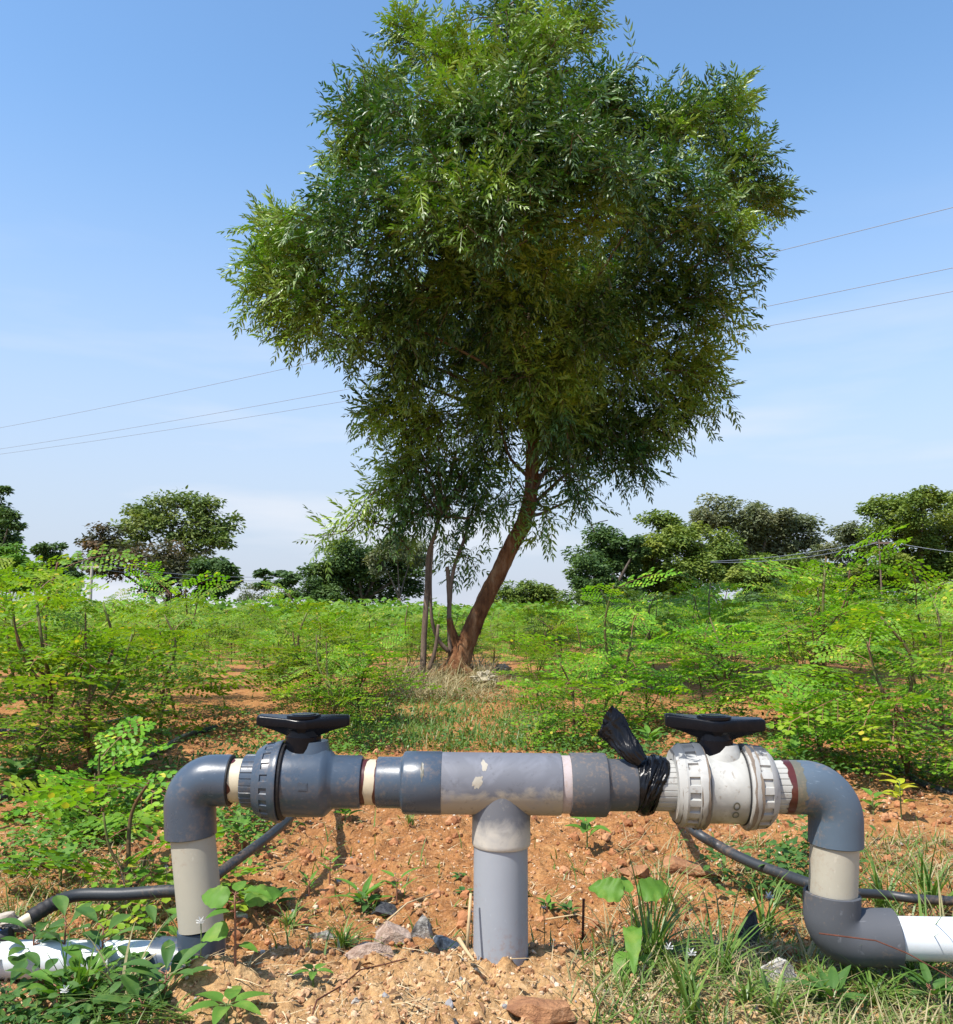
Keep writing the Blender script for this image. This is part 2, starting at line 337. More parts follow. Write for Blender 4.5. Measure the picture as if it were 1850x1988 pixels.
M['paleb'] = rough_mat('pale_stem_bark', [(0.35, (0.10, 0.065, 0.045)), (0.6, (0.21, 0.15, 0.11)), (0.8, (0.30, 0.24, 0.18))], 14, 0.85, 0.6, 50, (1, 1, 0.3), 0.01)
M['limb'] = rough_mat('far_limb_bark', [(0.3, (0.06, 0.045, 0.035)), (0.7, (0.18, 0.15, 0.12))], 3, 0.9, 0.3, 8)
M['stem'] = rough_mat('moringa_stem', [(0.35, (0.13, 0.045, 0.028)), (0.5, (0.10, 0.08, 0.03)), (0.65, (0.15, 0.20, 0.05))], 6, 0.6, 0.2, 60)
M['gstem'] = rough_mat('green_stem', [(0.3, (0.07, 0.12, 0.03)), (0.75, (0.16, 0.20, 0.06))], 20, 0.5, 0.2, 60)
M['rstem'] = rough_mat('reddish_stem', [(0.3, (0.20, 0.06, 0.04)), (0.75, (0.28, 0.17, 0.10))], 20, 0.5, 0.2, 60)
M['neem'] = leaf_mat('neem_leaf', (0.014, 0.050, 0.010), (0.100, 0.185, 0.028), (0.27, 0.37, 0.035), rough=0.42, trans=0.17, tcol=(0.8, 1.4, 0.4), scale=1.1, cl=0.46, spec=0.6)
M['twig'] = rough_mat('twig_bark', [(0.3, (0.07, 0.045, 0.03)), (0.7, (0.17, 0.12, 0.08))], 20, 0.8, 0.2, 60)
M['moringa'] = leaf_mat('moringa_leaf', (0.095, 0.235, 0.020), (0.23, 0.41, 0.026), (0.34, 0.46, 0.030), rough=0.48, trans=0.42, scale=5, odd=(0.55, 0.50, 0.06), obj_rand=True, spec=0.3)
M['moringa_far'] = leaf_mat('far_crop_leaf', (0.085, 0.20, 0.025), (0.16, 0.30, 0.035), (0.22, 0.33, 0.04), rough=0.55, trans=0.35, scale=0.5, spec=0.25)
M['weed'] = leaf_mat('broad_weed_leaf', (0.085, 0.20, 0.028), (0.13, 0.27, 0.035), (0.19, 0.30, 0.05), rough=0.55, trans=0.33, scale=30, spec=0.3)
M['weed_dark'] = leaf_mat('dark_weed_leaf', (0.05, 0.125, 0.028), (0.085, 0.175, 0.035), (0.12, 0.21, 0.04), rough=0.55, trans=0.30, scale=30, spec=0.3)
M['yellow'] = leaf_mat('yellow_leaf', (0.42, 0.50, 0.03), (0.50, 0.48, 0.05), rough=0.4, trans=0.4, tcol=(1.1, 1.1, 0.5))
M['grass'] = leaf_mat('grass_blade', (0.07, 0.16, 0.025), (0.17, 0.26, 0.05), (0.28, 0.30, 0.10), rough=0.40, trans=0.3, scale=6, odd=(0.45, 0.36, 0.18))
M['drygrass'] = leaf_mat('dry_grass_blade', (0.20, 0.20, 0.08), (0.45, 0.36, 0.19), (0.52, 0.42, 0.24), rough=0.6, trans=0.25, tcol=(1.1, 1, 0.7), scale=6)
M['petal'] = leaf_mat('white_petal', (0.8, 0.8, 0.78), (0.85, 0.85, 0.82), rough=0.5, trans=0.3, tcol=(1, 1, 1))

# ------------------------------------------------------------------ ground
def axis(segs):
    o = [np.linspace(a, b, n, endpoint=False) for a, b, n in segs]; return np.concatenate(o + [[segs[-1][1]]])
gx = np.concatenate([-np.geomspace(900, 3.2, 40)[:-1], np.linspace(-3.2, -0.95, 110, endpoint=False), np.linspace(-0.95, 0.95, 400, endpoint=False), np.linspace(0.95, 3.2, 110, endpoint=False), np.geomspace(3.2, 900, 40)])
gy = np.concatenate([np.linspace(-600, -20, 6), np.linspace(-10, 0.8, 14), np.linspace(0.85, 2.4, 370, endpoint=False), np.linspace(2.4, 5.5, 240, endpoint=False), np.linspace(5.5, 12, 90, endpoint=False), np.geomspace(12, 1800, 60)])
X, Y = np.meshgrid(gx, gy); Zg = gh(X.ravel(), Y.ravel())
nx, ny = len(gx), len(gy); ii = (np.arange(ny - 1)[:, None] * nx + np.arange(nx - 1)[None, :]).ravel()
g = G(); g.V = np.column_stack([X.ravel(), Y.ravel(), Zg]); g.L = np.stack([ii, ii + 1, ii + nx + 1, ii + nx], 1).ravel(); g.S = np.full(len(ii), 4); g.M = np.zeros(len(ii), int)
tag(obj('ground', g, M['soil'], smooth=True), kind='structure')

def ico(sub=1):
    t = (1 + 5 ** 0.5) / 2
    V = [(-1, t, 0), (1, t, 0), (-1, -t, 0), (1, -t, 0), (0, -1, t), (0, 1, t), (0, -1, -t), (0, 1, -t), (t, 0, -1), (t, 0, 1), (-t, 0, -1), (-t, 0, 1)]
    Fs = [(0, 11, 5), (0, 5, 1), (0, 1, 7), (0, 7, 10), (0, 10, 11), (1, 5, 9), (5, 11, 4), (11, 10, 2), (10, 7, 6), (7, 1, 8), (3, 9, 4), (3, 4, 2), (3, 2, 6), (3, 6, 8), (3, 8, 9), (4, 9, 5), (2, 4, 11), (6, 2, 10), (8, 6, 7), (9, 8, 1)]
    V = [Vector(v).normalized() for v in V]
    for _ in range(sub):
        mid = {}; nf = []
        def md(a, b):
            k = (min(a, b), max(a, b))
            if k not in mid: V.append(((V[a] + V[b]) / 2).normalized()); mid[k] = len(V) - 1
            return mid[k]
        for a, b, c in Fs:
            x, y, z = md(a, b), md(b, c), md(c, a); nf += [(a, x, z), (b, y, x), (c, z, y), (x, y, z)]
        Fs = nf
    return G([tuple(v) for v in V], Fs)
def rand_rot(K):
    q = rng.normal(size=(K, 4)); q /= np.linalg.norm(q, axis=1, keepdims=True); a, b, c, d = q.T
    return np.stack([np.stack([1 - 2 * (c * c + d * d), 2 * (b * c - a * d), 2 * (b * d + a * c)], 1),
                     np.stack([2 * (b * c + a * d), 1 - 2 * (b * b + d * d), 2 * (c * d - a * b)], 1),
                     np.stack([2 * (b * d - a * c), 2 * (c * d + a * b), 1 - 2 * (b * b + c * c)], 1)], 1)
# pebbles: many near the camera
peb = []
for k in range(5):
    p = ico(1); p.V *= (1 + 0.28 * rng.normal(size=(len(p.V), 1)) * 0.6) * np.array([1, rng.uniform(0.6, 0.95), rng.uniform(0.5, 0.8)])
    K = 4200; d = 1.02 + 2.2 * rng.random(K) ** 1.9; x = (rng.random(K) - 0.5) * 1.25 * d
    s = 0.0016 + 0.0022 * rng.random(K) + 0.006 * rng.random(K) ** 14 ; s = s * np.where(d < 1.62, 1.0, 0.9)
    P = np.column_stack([x, d, gh(x, d) + s * 0.25]); peb.append(p.many(P, rand_rot(K), s))
tag(obj('gravel', G.join(peb), M['gravel'], smooth=False), 'loose tan and reddish gravel strewn over the soil', kind='stuff')

# ------------------------------------------------------------------ pipe assembly
D0 = 1.5
AX0, AX1 = at(400, 1514.5, D0), at(1600, 1528.5, D0)
ux = (AX1 - AX0).normalized()
MS = (at(1600, 1520, D0).x - at(400, 1520, D0).x) / 1200.0      # metres per P unit at the pipe
def ax(px, dy=0.0):
    k = (px - 400) / 1200.0
    return AX0 + (AX1 - AX0) * k + Vector((0, 0, -dy * MS))
uy = Vector((0, 1, 0)); uz = ux.cross(uy).normalized()

def lathe_x(prof, seg=72, mod=None, dy=0.0):
    """prof: [(px, radius in P units)] round the main axis; mod(i_profile, angle)->extra radius"""
    V = []; a = np.arange(seg) * 2 * math.pi / seg
    for i, (px, r) in enumerate(prof):
        c = np.array(ax(px, dy)); rr = np.full(seg, float(r))
        if mod is not None: rr = rr + mod(i, a)
        rr = rr * MS
        V.append(c + (np.cos(a) * rr)[:, None] * np.array(uy) + (np.sin(a) * rr)[:, None] * np.array(uz))
    n = len(prof)
    Fs = [(i * seg + (j + 1) % seg, i * seg + j, (i + 1) * seg + j, (i + 1) * seg + (j + 1) % seg) for i in range(n - 1) for j in range(seg)]
    return G(np.vstack(V), Fs)
def rib(n, depth, duty=0.5, rows=None, ph=0.0):
    def f(i, a):
        if rows is not None and i not in rows: return 0
        t = (a * n / (2 * math.pi) + ph) % 1.0
        return np.where(t < duty, depth, 0.0)
    return f
origin = at(972, 1855, D0)
man = thing('pipe_manifold', 'grey plastic irrigation pipe assembly with two black-handled valves over a central riser', 'pipe assembly', origin)
def part(name, g, m, parent=man, sharp=35, smooth=True, label=None):
    base = origin if parent is man else origin
    o = obj(name, local(g, origin), m, None, smooth, sharp)
    o.parent = parent
    if label: o['label'] = label
    return o
def sub(name, g, m, parent, sharp=35, label=None):
    o = obj(name, local(g, origin), m, parent, True, sharp)
    if label: o['label'] = label
    return o

def elbow_path(p_h, corner, p_v, bend):
    p_h, corner, p_v = map(Vector, (p_h, corner, p_v)); a = (p_h - corner).normalized(); b = (p_v - corner).normalized()
    P = [p_h]
    s, e = corner + a * bend, corner + b * bend; P += [p_h.lerp(s, 0.5), s]
    ctr = corner + (a + b) * bend
    for t in np.linspace(0, 1, 14)[1:-1]:
        th = t * math.pi / 2; P.append(ctr - b * bend * math.cos(th) - a * bend * math.sin(th))
    P += [e, e.lerp(p_v, 0.5), p_v]
    return P
def pipe_shell(P, r, wall=0.004, seg=64):
    """open pipe with a thickness at both mouths"""
    P = [Vector(p) for p in P]; rr = [r * MS] * len(P)
    i0 = P[0] + (P[1] - P[0]).normalized() * 0.012; i1 = P[-1] + (P[-2] - P[-1]).normalized() * 0.012
    ch = 0.0012
    PP = [i0, P[0] + (P[1] - P[0]).normalized() * 1e-5, P[0] + (P[1] - P[0]).normalized() * 2e-5, P[0] + (P[1] - P[0]).normalized() * ch] + P[1:-1] + [P[-1] + (P[-2] - P[-1]).normalized() * ch, P[-1] + (P[-2] - P[-1]).normalized() * 2e-5, P[-1] + (P[-2] - P[-1]).normalized() * 1e-5, i1]
    R0 = r * MS; RR = [R0 - wall, R0 - wall, R0 - ch, R0] + [R0] * (len(P) - 2) + [R0, R0 - ch, R0 - wall, R0 - wall]
    # direction must stay clean at the doubled points
    A = np.array([tuple(p) for p in PP]); n = len(A); T = np.zeros_like(A)
    core = np.array([tuple(p) for p in P]); tc_ = np.gradient(core, axis=0); tc_[0] = core[1] - core[0]; tc_[-1] = core[-1] - core[-2]
    tc_ /= np.linalg.norm(tc_, axis=1, keepdims=True)
    idx = [0, 0, 0, 0] + list(range(1, len(P) - 1)) + [len(P) - 1] * 4
    T = tc_[idx]; V = []; a = np.arange(seg) * 2 * math.pi / seg; u = np.array((0, 1.0, 0))
    for i in range(n):
        u2 = u - T[i] * (u @ T[i]); u2 /= np.linalg.norm(u2); v = np.cross(T[i], u2)
        V.append(A[i] + RR[i] * (np.cos(a)[:, None] * u2 + np.sin(a)[:, None] * v))
    Fs = [(i * seg + j, i * seg + (j + 1) % seg, (i + 1) * seg + (j + 1) % seg, (i + 1) * seg + j) for i in range(n - 1) for j in range(seg)]
    return G(np.vstack(V), Fs)
def straight(a, b, r, seg=64): return tube([a, a.lerp(b, 0.5), b], r * MS, seg)

# left side
cl = ax(367); vl = at(370.5, 1623, D0)
e = part('elbow', pipe_shell(elbow_path(ax(449), cl, vl, 50 * MS), 48.5), M['pvc'], label='glossy dark grey elbow at the upper left')
part('glue_bead', lathe_x([(444, 44), (446, 47.5), (450, 47.8), (452, 43)]), M['seal'], e)
part('pipe', straight(at(372, 1600, D0), at(391, 1800, D0 - 0.005), 41.5), M['beige'], label='leaning beige grey vertical pipe on the left')
part('pipe_band', lathe_x([(440, 41), (480, 41)]), M['cream'], label='cream pipe stub beside the left elbow')
# primer: an irregular stain skin over the cream stub
def stain(px0, px1, r, amp, seedv, jag=9, side=0, m='primer', parent=man, name='primer_stain', a0=0.0, a1=2 * math.pi):
    seg = 96; V = []; a = np.linspace(a0, a1, seg)
    n0 = amp * fbm(np.cos(a) * 2 + seedv, np.sin(a) * 2, jag / 4.0, 3, 70); n1 = amp * fbm(np.cos(a) * 2 - seedv, np.sin(a) * 2 + 7, jag / 4.0, 3, 71)
    for k in range(2):
        px = np.where(k == 0, px0 + (n0 if side <= 0 else 0), px1 + (n1 if side >= 0 else 0))
        px = np.full(seg, px) if np.ndim(px) == 0 else px
        c = np.array([tuple(ax(q)) for q in px])
        V.append(c + (np.cos(a) * r * MS)[:, None] * np.array(uy) + (np.sin(a) * r * MS)[:, None] * np.array(uz))
    Fs = [(j + 1, j, seg + j, seg + j + 1) for j in range(seg - 1)]
    return part(name, G(np.vstack(V), Fs), M[m], parent)
stain(446, 456, 41.5, 22, 3.3, side=1, jag=3)
lv = part('ball_valve', lathe_x([(556, 62), (557, 66), (628, 66), (634, 64.5), (641, 58), (648, 51), (652, 50), (700, 49.5), (703.5, 48), (703.5, 42)]), M['pvc'], label='glossy dark grey left valve')
sub('seal_ring', lathe_x([(548, 60), (548, 71), (552, 73), (555, 72), (557, 68), (557, 60)]), M['seal'], lv)
sub('union_nut', lathe_x([(502, 50), (502, 62), (506, 64), (516, 70.5), (519, 71.5), (519, 71.5), (534, 74), (534, 74), (541, 76), (547, 77.5), (549, 77.0), (549, 66)], 240, rib(20, -2.6, 0.5, (5, 6))), M['pvc'], lv)
sub('union_tail', lathe_x([(475, 40), (475, 48), (477, 49.5), (504, 50), (504, 44)], 240, rib(26, -1.6, 0.12, (1, 2, 3))), M['pvc'], lv)
# small moulded square on the body, seam
sq = []
for q, (w_, h_, t_) in enumerate(((9, 7, 1.2), (7, 5, 1.7))):
    c = Vector(ax(600)) ; an = R(10)
    ctr = c - uy * (66 * MS - 0.0004) - uz * 0 + Vector((0, 0, 0.002))
    b = [(sx_ * w_ * MS, -t_ * MS if f else 0.002, sz_ * h_ * MS) for f in (0, 1) for sx_, sz_ in ((-1, -1), (1, -1), (1, 1), (-1, 1))]
    sq.append(G([tuple(ctr + ux * p[0] + Vector((0, p[1], p[2]))) for p in b], [(4, 5, 6, 7), (0, 4, 7, 3), (1, 2, 6, 5), (3, 7, 6, 2), (0, 1, 5, 4)]))
sub('moulded_mark', G.join(sq), M['pvc'], lv)
part('pipe_band', lathe_x([(695, 42.5), (735, 42.5)]), M['cream'], label='cream pipe band right of the left valve')
stain(700, 713, 43.0, 7, 8.1, side=1, jag=3); stain(729, 735, 43.0, 5, 5.5, side=-1, jag=3)
part('reducer', lathe_x([(733, 42), (733, 46.5), (735, 47.8), (777, 48), (781, 50), (784, 57), (787, 59), (856, 59.3), (858, 58.5), (858.5, 54)]), M['pvc'], label='glossy dark grey reducer left of the tee')
part('glue_blot', lathe_part := lathe_x([(818, 0.1), (818, 0.1)], 8), M['glue']) if False else None
tee = part('tee_fitting', lathe_x([(856, 50), (856.5, 57.5), (859, 58), (1085, 58), (1088, 57.5), (1088.5, 50)]), M['tee'], label='blotchy weathered grey tee joint in the middle')
def vpipe(px, y0, y1, r, prof=None, seg=72, d=D0):
    a, b = at(px, y0, d), at(px, y1, d)
    prof = prof or [(0, r), (1, r)]
    return tube([a.lerp(b, t) for t, _ in prof], [q * MS for _, q in prof], seg)
part('tee_leg', vpipe(973, 1516, 1640, 56, [(0, 54), (0.15, 55.5), (0.93, 56.5), (0.975, 56.3), (1.0, 54.5)]), M['tee_leg'], tee, label='pale weathered downward leg of the tee')
part('riser_pipe', vpipe(972, 1630, 1885, 52, seg=80), M['riser'], label='light grey vertical riser pipe standing in the soil')
M['pastecream'] = plastic('dried_cement', (0.34, 0.31, 0.25), 0.7, dirt_amt=0.6, var=0.3)
# splashes of glue on the tee and reducer
def blot(px, zoff, w_, h_, r, m, parent, ang=0.0, name='glue_spot', sd_=1.0, dy=0.0):
    """irregular thin patch lying on the round pipe"""
    K = 22; V = [(0, 0)]; 
    for k in range(K):
        t = 2 * math.pi * k / K; q = 1 + 0.38 * float(fbm(np.array([math.cos(t) * 1.4 + sd_]), np.array([math.sin(t) * 1.4]), 1.3, 2, 5)[0]) * 2
        x, z = math.cos(t) * w_ * q, math.sin(t) * h_ * q; V.append((x * math.cos(ang) - z * math.sin(ang), x * math.sin(ang) + z * math.cos(ang)))
    P = []
    for lift in (0.0009,):
        for x, z in V:
            th = (zoff + z) / r; rr = r * MS + lift - (0.0007 if (x, z) != (0, 0) else 0)
            P.append(tuple(ax(px + x, dy) - uy * math.cos(th) * rr + uz * math.sin(th) * rr))
    return part(name, G(P, [(0, 1 + (k + 1) % K, 1 + k) for k in range(K)]), M[m], parent)
uzs = 1 if uz.z > 0 else -1
blot(940, 44 * uzs, 7, 12, 58, 'pastecream', tee, 0.3 * uzs, sd_=1.2); blot(928, 13 * uzs, 8, 13, 58, 'pastecream', tee, -0.7 * uzs, sd_=4.7)
red = [o for o in man.children if o.name.startswith('reducer')][0]
blot(822, 30 * uzs, 3, 17, 59.4, 'glue', red, sd_=2.2)
part('pipe_band', lathe_x([(1086, 54), (1108, 54)]), M['pink'], label='faded pinkish pipe band right of the tee')
part('coupling', lathe_x([(1106, 50), (1106.5, 58.5), (1109, 59.5), (1170, 60), (1175, 59), (1180, 50.5), (1183, 48.8), (1232, 48.5), (1234, 47.5), (1234, 42)]), M['pvc_matt'], label='matt dark grey stepped coupling right of the tee')
# right valve
rv = part('ball_valve', lathe_x([(1362, 60), (1363, 68), (1367, 69.5), (1371, 68), (1400, 67.5), (1428, 68), (1433, 69.5), (1438, 68), (1440, 60)], 96, None, 1), M['white'], label='weathered white right valve')
sub('union_tail', lathe_x([(1262, 40), (1262, 46), (1264, 47.5), (1309, 48), (1309, 40)], 240, rib(26, -1.6, 0.12, (1, 2, 3))), M['whitenut'], rv, label='ribbed white stub left of the right valve')
sub('union_nut', lathe_x([(1305, 48), (1305, 66), (1309, 69), (1318, 78), (1322, 77.5), (1322, 77.5), (1342, 79), (1342, 79), (1346, 81), (1357, 80), (1361, 76), (1362, 60)], 240, rib(18, -4.5, 0.5, (5, 6)), -2), M['whitenut'], rv)
sub('union_nut', lathe_x([(1438, 60), (1439, 77), (1443, 81), (1454, 80), (1457, 78.5), (1457, 78.5), (1478, 77), (1478, 77), (1484, 73), (1493, 64), (1495, 60), (1495, 48)], 240, rib(18, -4.5, 0.5, (5, 6))), M['whitenut'], rv)
sub('union_tail', lathe_x([(1493, 45), (1493, 49), (1532, 50), (1532, 42)], 240, rib(26, -1.6, 0.12, (1, 2))), M['white'], rv, label='ribbed white stub right of the right valve')
sub('seal_ring', lathe_x([(1359, 60), (1360, 71.5), (1362.5, 72), (1364, 71), (1364.5, 60)]), M['seal'], rv)
sub('seal_ring', lathe_x([(1436, 60), (1436.5, 71), (1438, 72), (1440, 71.5), (1440.5, 60)]), M['seal'], rv)
stain(1518, 1534, 50.6, 7, 2.1, side=-1, parent=man)
M['grime'] = plastic('brown_grime', (0.17, 0.13, 0.095), 0.7, dirt_amt=0.4, scratch=0.0, var=0.5)
for px_, r_q, w_q, sq_ in ((1358, 80.6, 2.2, 1.7), (1311, 70.6, 1.5, 4.2), (1444, 81.0, 2.6, 9.4), (1345, 80.6, 1.4, 3.9), (1456, 80.3, 1.4, 6.1)):
    stain(px_ - w_q, px_ + w_q, r_q, 5, sq_, jag=7, m='grime', parent=rv, name='grime_stain', a0=math.pi * 0.3, a1=math.pi * 1.85)
# oval stain rings on white body
for k, (zz) in enumerate((-24, -44)):
    K = 20; P = []; Fs = []
    for j in range(K):
        t = 2 * math.pi * j / K
        for q in (1.0, 0.62):
            x, z = math.cos(t) * 6.5 * q, math.sin(t) * 8.5 * q; th = (zz + z) * uzs / 69; P.append(tuple(ax(1411 + x, 1) - uy * math.cos(th) * 69.4 * MS + uz * math.sin(th) * 69.4 * MS))
    Fs = [(2 * j, 2 * ((j + 1) % K), 2 * ((j + 1) % K) + 1, 2 * j + 1) for j in range(K)]
    sub('stain_ring', G(P, Fs), M['glue'], rv)
cr_ = ax(1622, 0); vr = at(1622.5, 1640, D0)
er = part('elbow', pipe_shell(elbow_path(ax(1531), cr_, vr, 62 * MS), 50.5), M['pvc_blue'], label='matt bluish grey elbow at the upper right')
gl = stain(1531, 1548, 50.9, 8, 6.4, side=1, m='glue', parent=er, name='glue_smear', a0=math.pi * 0.5, a1=math.pi * 1.75)
part('pipe', straight(at(1621, 1610, D0), at(1616, 1765, D0), 44.5), M['beige'], label='short beige grey vertical pipe on the right')
pc = at(1614, 1818, D0); ph = at(1740, 1820, D0 - 0.012)
lo_path = [at(1615, 1727, D0), at(1614.5, 1780, D0)]
part('elbow', pipe_shell(list(reversed(elbow_path(at(1738, 1821, D0 - 0.01), at(1614, 1819, D0), at(1615, 1732, D0), 46 * MS))), 52, 0.0045), M['pvc_matt'], label='dark grey lower elbow joining the white pipe on the right')
part('pipe', straight(at(1722, 1821, D0 - 0.009), at(2150, 1829, D0 - 0.04), 38.5), M['whitepipe'], label='white horizontal pipe lying on the right')
# left lower
part('elbow', pipe_shell(list(reversed(elbow_path(at(300, 1866, D0 + 0.01), at(393, 1872, D0), at(391, 1800, D0), 36 * MS))), 44.5, 0.0045), M['pvc'], label='grey lower elbow hidden by weeds on the left')
part('pipe', straight(at(325, 1864, D0 + 0.008), at(-260, 1860, D0 + 0.02), 34), M['whitepipe'], label='white horizontal pipe lying on the left')

# handles
def handle(cx, ytop, half, parent, yaw=0.0, roll=0.0, tip_h=15, hub=36, name='handle'):
    c = at(cx, ytop, D0); cyaw, syaw = math.cos(yaw), math.sin(yaw)
    tops = [(-half, 11), (-half + 3, 14), (-hub * 0.9, 25), (-10, 36), (10, 36), (hub * 0.9, 25), (half - 3, 14), (half, 11)]
    ring = [(x, -y) for x, y in tops] + [(x, y) for x, y in reversed(tops)]
    def lay(f, dz, sx=1.0, dip=0.0):
        o = []
        for x, y in ring:
            z = dz - dip * (1 - abs(x) / half) + 0.07 * y * f
            X_, Y_ = x * sx * f, y * f
            o.append((X_ * cyaw - Y_ * syaw, X_ * syaw + Y_ * cyaw, z + math.tan(roll) * X_))
        return o
    V = []
    layers = [lay(0.93, 2.0, dip=5), lay(0.985, 0.5, dip=5), lay(1.0, -3, dip=4), lay(1.0, -tip_h, dip=2), lay(0.985, -tip_h - 1, dip=3)]
    n = len(ring)
    def low(fx, fy, z0):
        o = []
        for x, y in ring:
            k = abs(x) / half; o.append(((x * fx) * cyaw - y * fy * syaw, x * fx * syaw + y * fy * cyaw, z0 + math.tan(roll) * x * fx + 0.07 * y * fy)); 
        return o
    layers += [low(0.62, 0.88, -tip_h - 11), low(0.36, 0.86, -tip_h - 20), low(0.34, 0.82, -tip_h - 23)]
    for ly in layers: V += ly
    Fs = [tuple(range(n))] + [(k * n + (j + 1) % n, k * n + j, (k + 1) * n + j, (k + 1) * n + (j + 1) % n) for k in range(len(layers) - 1) for j in range(n)]
    Vw = [tuple(c + ux * (v[0] * MS) + Vector((0, v[1] * MS, 0)) + Vector((0, 0, v[2] * MS))) for v in V]
    h = sub(name, G(Vw, Fs), M['black'], parent, 28)
    b = h.modifiers.new('bevel', 'BEVEL'); b.width = 0.0011; b.segments = 2; b.limit_method = 'ANGLE'; b.angle_limit = R(25)
    gg = []
    for r0, z0, z1 in ((33, -3, 3.0), (24, 2, 4.2)):
        prof = [(z0, r0), (z1 - 0.8, r0), (z1, r0 - 1), (z1, r0 - 4), (z1 - 1.0, r0 - 5.5), (z1 - 1.0, 0.1)]
        gg.append(tube([c + Vector((0, 0, p[0] * MS)) + Vector((0, 0, 1e-6 * k)) for k, p in enumerate(prof)], [p[1] * MS for p in prof], 48, cap=False))
    gg.append(tube([c + Vector((0, 0, -z * MS)) for z in (tip_h + 7, tip_h + 22, tip_h + 23, tip_h + 44, tip_h + 58)], [q * MS for q in (31, 33, 34.5, 34, 33)], 48))
    return h, gg, c
hl, gg, c_ = handle(590, 1390, 90, lv, yaw=R(3))
o = sub('handle_hub', G.join(gg[:2]), M['black'], lv, 40); o2 = sub('handle_stem', gg[2], M['black'], lv, 40)
hr, gg, c2 = handle(1386, 1392, 96, rv, yaw=R(-4), roll=R(-1.5), tip_h=19)
sub('handle_hub', G.join(gg[:2]), M['black'], rv, 40); sub('handle_stem', gg[2], M['black'], rv, 40)
sub('valve_neck', tube([at(607, y, D0) for y in (1438, 1449, 1462, 1500)], [q * MS for q in (30, 32, 36, 38)], 48), M['pvc'], lv, 40)
sub('valve_neck', tube([at(1400, y, D0) for y in (1444, 1456, 1466, 1500)], [q * MS for q in (32, 36, 42, 44)], 48), M['white'], rv, 40)

# black plastic bag tied round the pipe
def plastic_film():
    m, N, l = new_mat('black_plastic_film'); o = N.new('ShaderNodeOutputMaterial'); b = N.new('ShaderNodeBsdfPrincipled'); l(b.outputs[0], o.inputs[0])
    b.inputs['Base Color'].default_value = (0.005, 0.005, 0.006, 1); b.inputs['Roughness'].default_value = 0.24; b.inputs['Specular IOR Level'].default_value = 0.25
    vec = N.new('ShaderNodeTexCoord').outputs['Object']; mpn = N.new('ShaderNodeMapping'); mpn.inputs['Scale'].default_value = (2.2, 1, 0.7); l(vec, mpn.inputs[0])
    n = noise(N, l, 26, 3, 0.5, mpn.outputs[0], 2.0); bm = N.new('ShaderNodeBump'); bm.inputs['Strength'].default_value = 0.3; bm.inputs['Distance'].default_value = 0.006
    l(n.outputs[0], bm.inputs['Height']); l(bm.outputs[0], b.inputs['Normal']); return m
M['film'] = plastic_film()
seg, rows = 120, 34; V = []
for i in range(rows):
    t = i / (rows - 1)
    for j in range(seg):
        a = 2 * math.pi * j / seg; ca, sa = math.cos(a), math.sin(a)
        zf = sa * uzs
        px = 1234 + t * (34 + 34 * max(0, zf * 0.5 + 0.35) + 6 * float(fbm(np.array([ca * 2]), np.array([sa * 2.0]), 1.5, 2, 60)[0]))
        wr = 0.35 - 1.6 * abs(float(fbm(np.array([a * 1.6 + t * 5.5]), np.array([t * 1.6 - a * 0.5]), 1.0, 3, 61, 0.55)[0]))
        r = 50.5 + 4.5 * math.sin(math.pi * min(1, t * 1.1)) + 7.5 * wr * (0.35 + math.sin(math.pi * t)) + (3 if zf > 0.3 else 0) * t
        if t > 0.96: r -= 4
        V.append(tuple(ax(px, 0) + uy * ca * r * MS + uz * sa * r * MS))
Fs = [(i * seg + (j + 1) % seg, i * seg + j, (i + 1) * seg + j, (i + 1) * seg + (j + 1) % seg) for i in range(rows - 1) for j in range(seg)]
bag = thing('plastic_bag', 'crumpled black plastic bag tied round the pipe with its mouth sticking up', 'plastic bag', tuple(ax(1250)))
bo = tuple(ax(1250)); w1 = obj('wrap', local(G(V, Fs), bo), M['film'], bag, True)
# tail: flattened twisted funnel
spine = curve([at(1247, 1478, D0 - 0.03), at(1226, 1458, D0 - 0.025), at(1206, 1432, D0 - 0.01), at(1190, 1412, D0), at(1177, 1396, D0 + 0.005)], 40)
hw = np.interp(np.linspace(0, 1, len(spine)), [0, 0.2, 0.55, 0.85, 1], [12, 19, 25, 30, 25]) * MS
V = []; seg = 64; T = np.gradient(spine, axis=0); T /= np.linalg.norm(T, axis=1, keepdims=True)
for i, p in enumerate(spine):
    t = i / (len(spine) - 1); side = np.cross(T[i], (0, 1, 0)); side /= np.linalg.norm(side); nrm = np.cross(side, T[i])
    for j in range(seg):
        a = 2 * math.pi * j / seg + t * 0.9; tt = t * 6
        wr = 1.12 - 0.75 * abs(float(fbm(np.array([a * 2.6 + tt * 0.35]), np.array([tt * 0.35]), 1.0, 3, 66, 0.6)[0]))
        e_ = math.cos(a) * hw[i] * wr; f_ = math.sin(a) * hw[i] * (0.22 + 0.38 * t * t) * wr
        ex = (0.012 * math.cos(a - 2.6) if t > 0.9 else 0) * (t - 0.9) * 10
        V.append(tuple(p + side * e_ + nrm * f_ + T[i] * ex))
Fs = [(i * seg + j, i * seg + (j + 1) % seg, (i + 1) * seg + (j + 1) % seg, (i + 1) * seg + j) for i in range(len(spine) - 1) for j in range(seg)]
tl = obj('bag_mouth', local(G(V, Fs), bo), M['film'], bag, True)

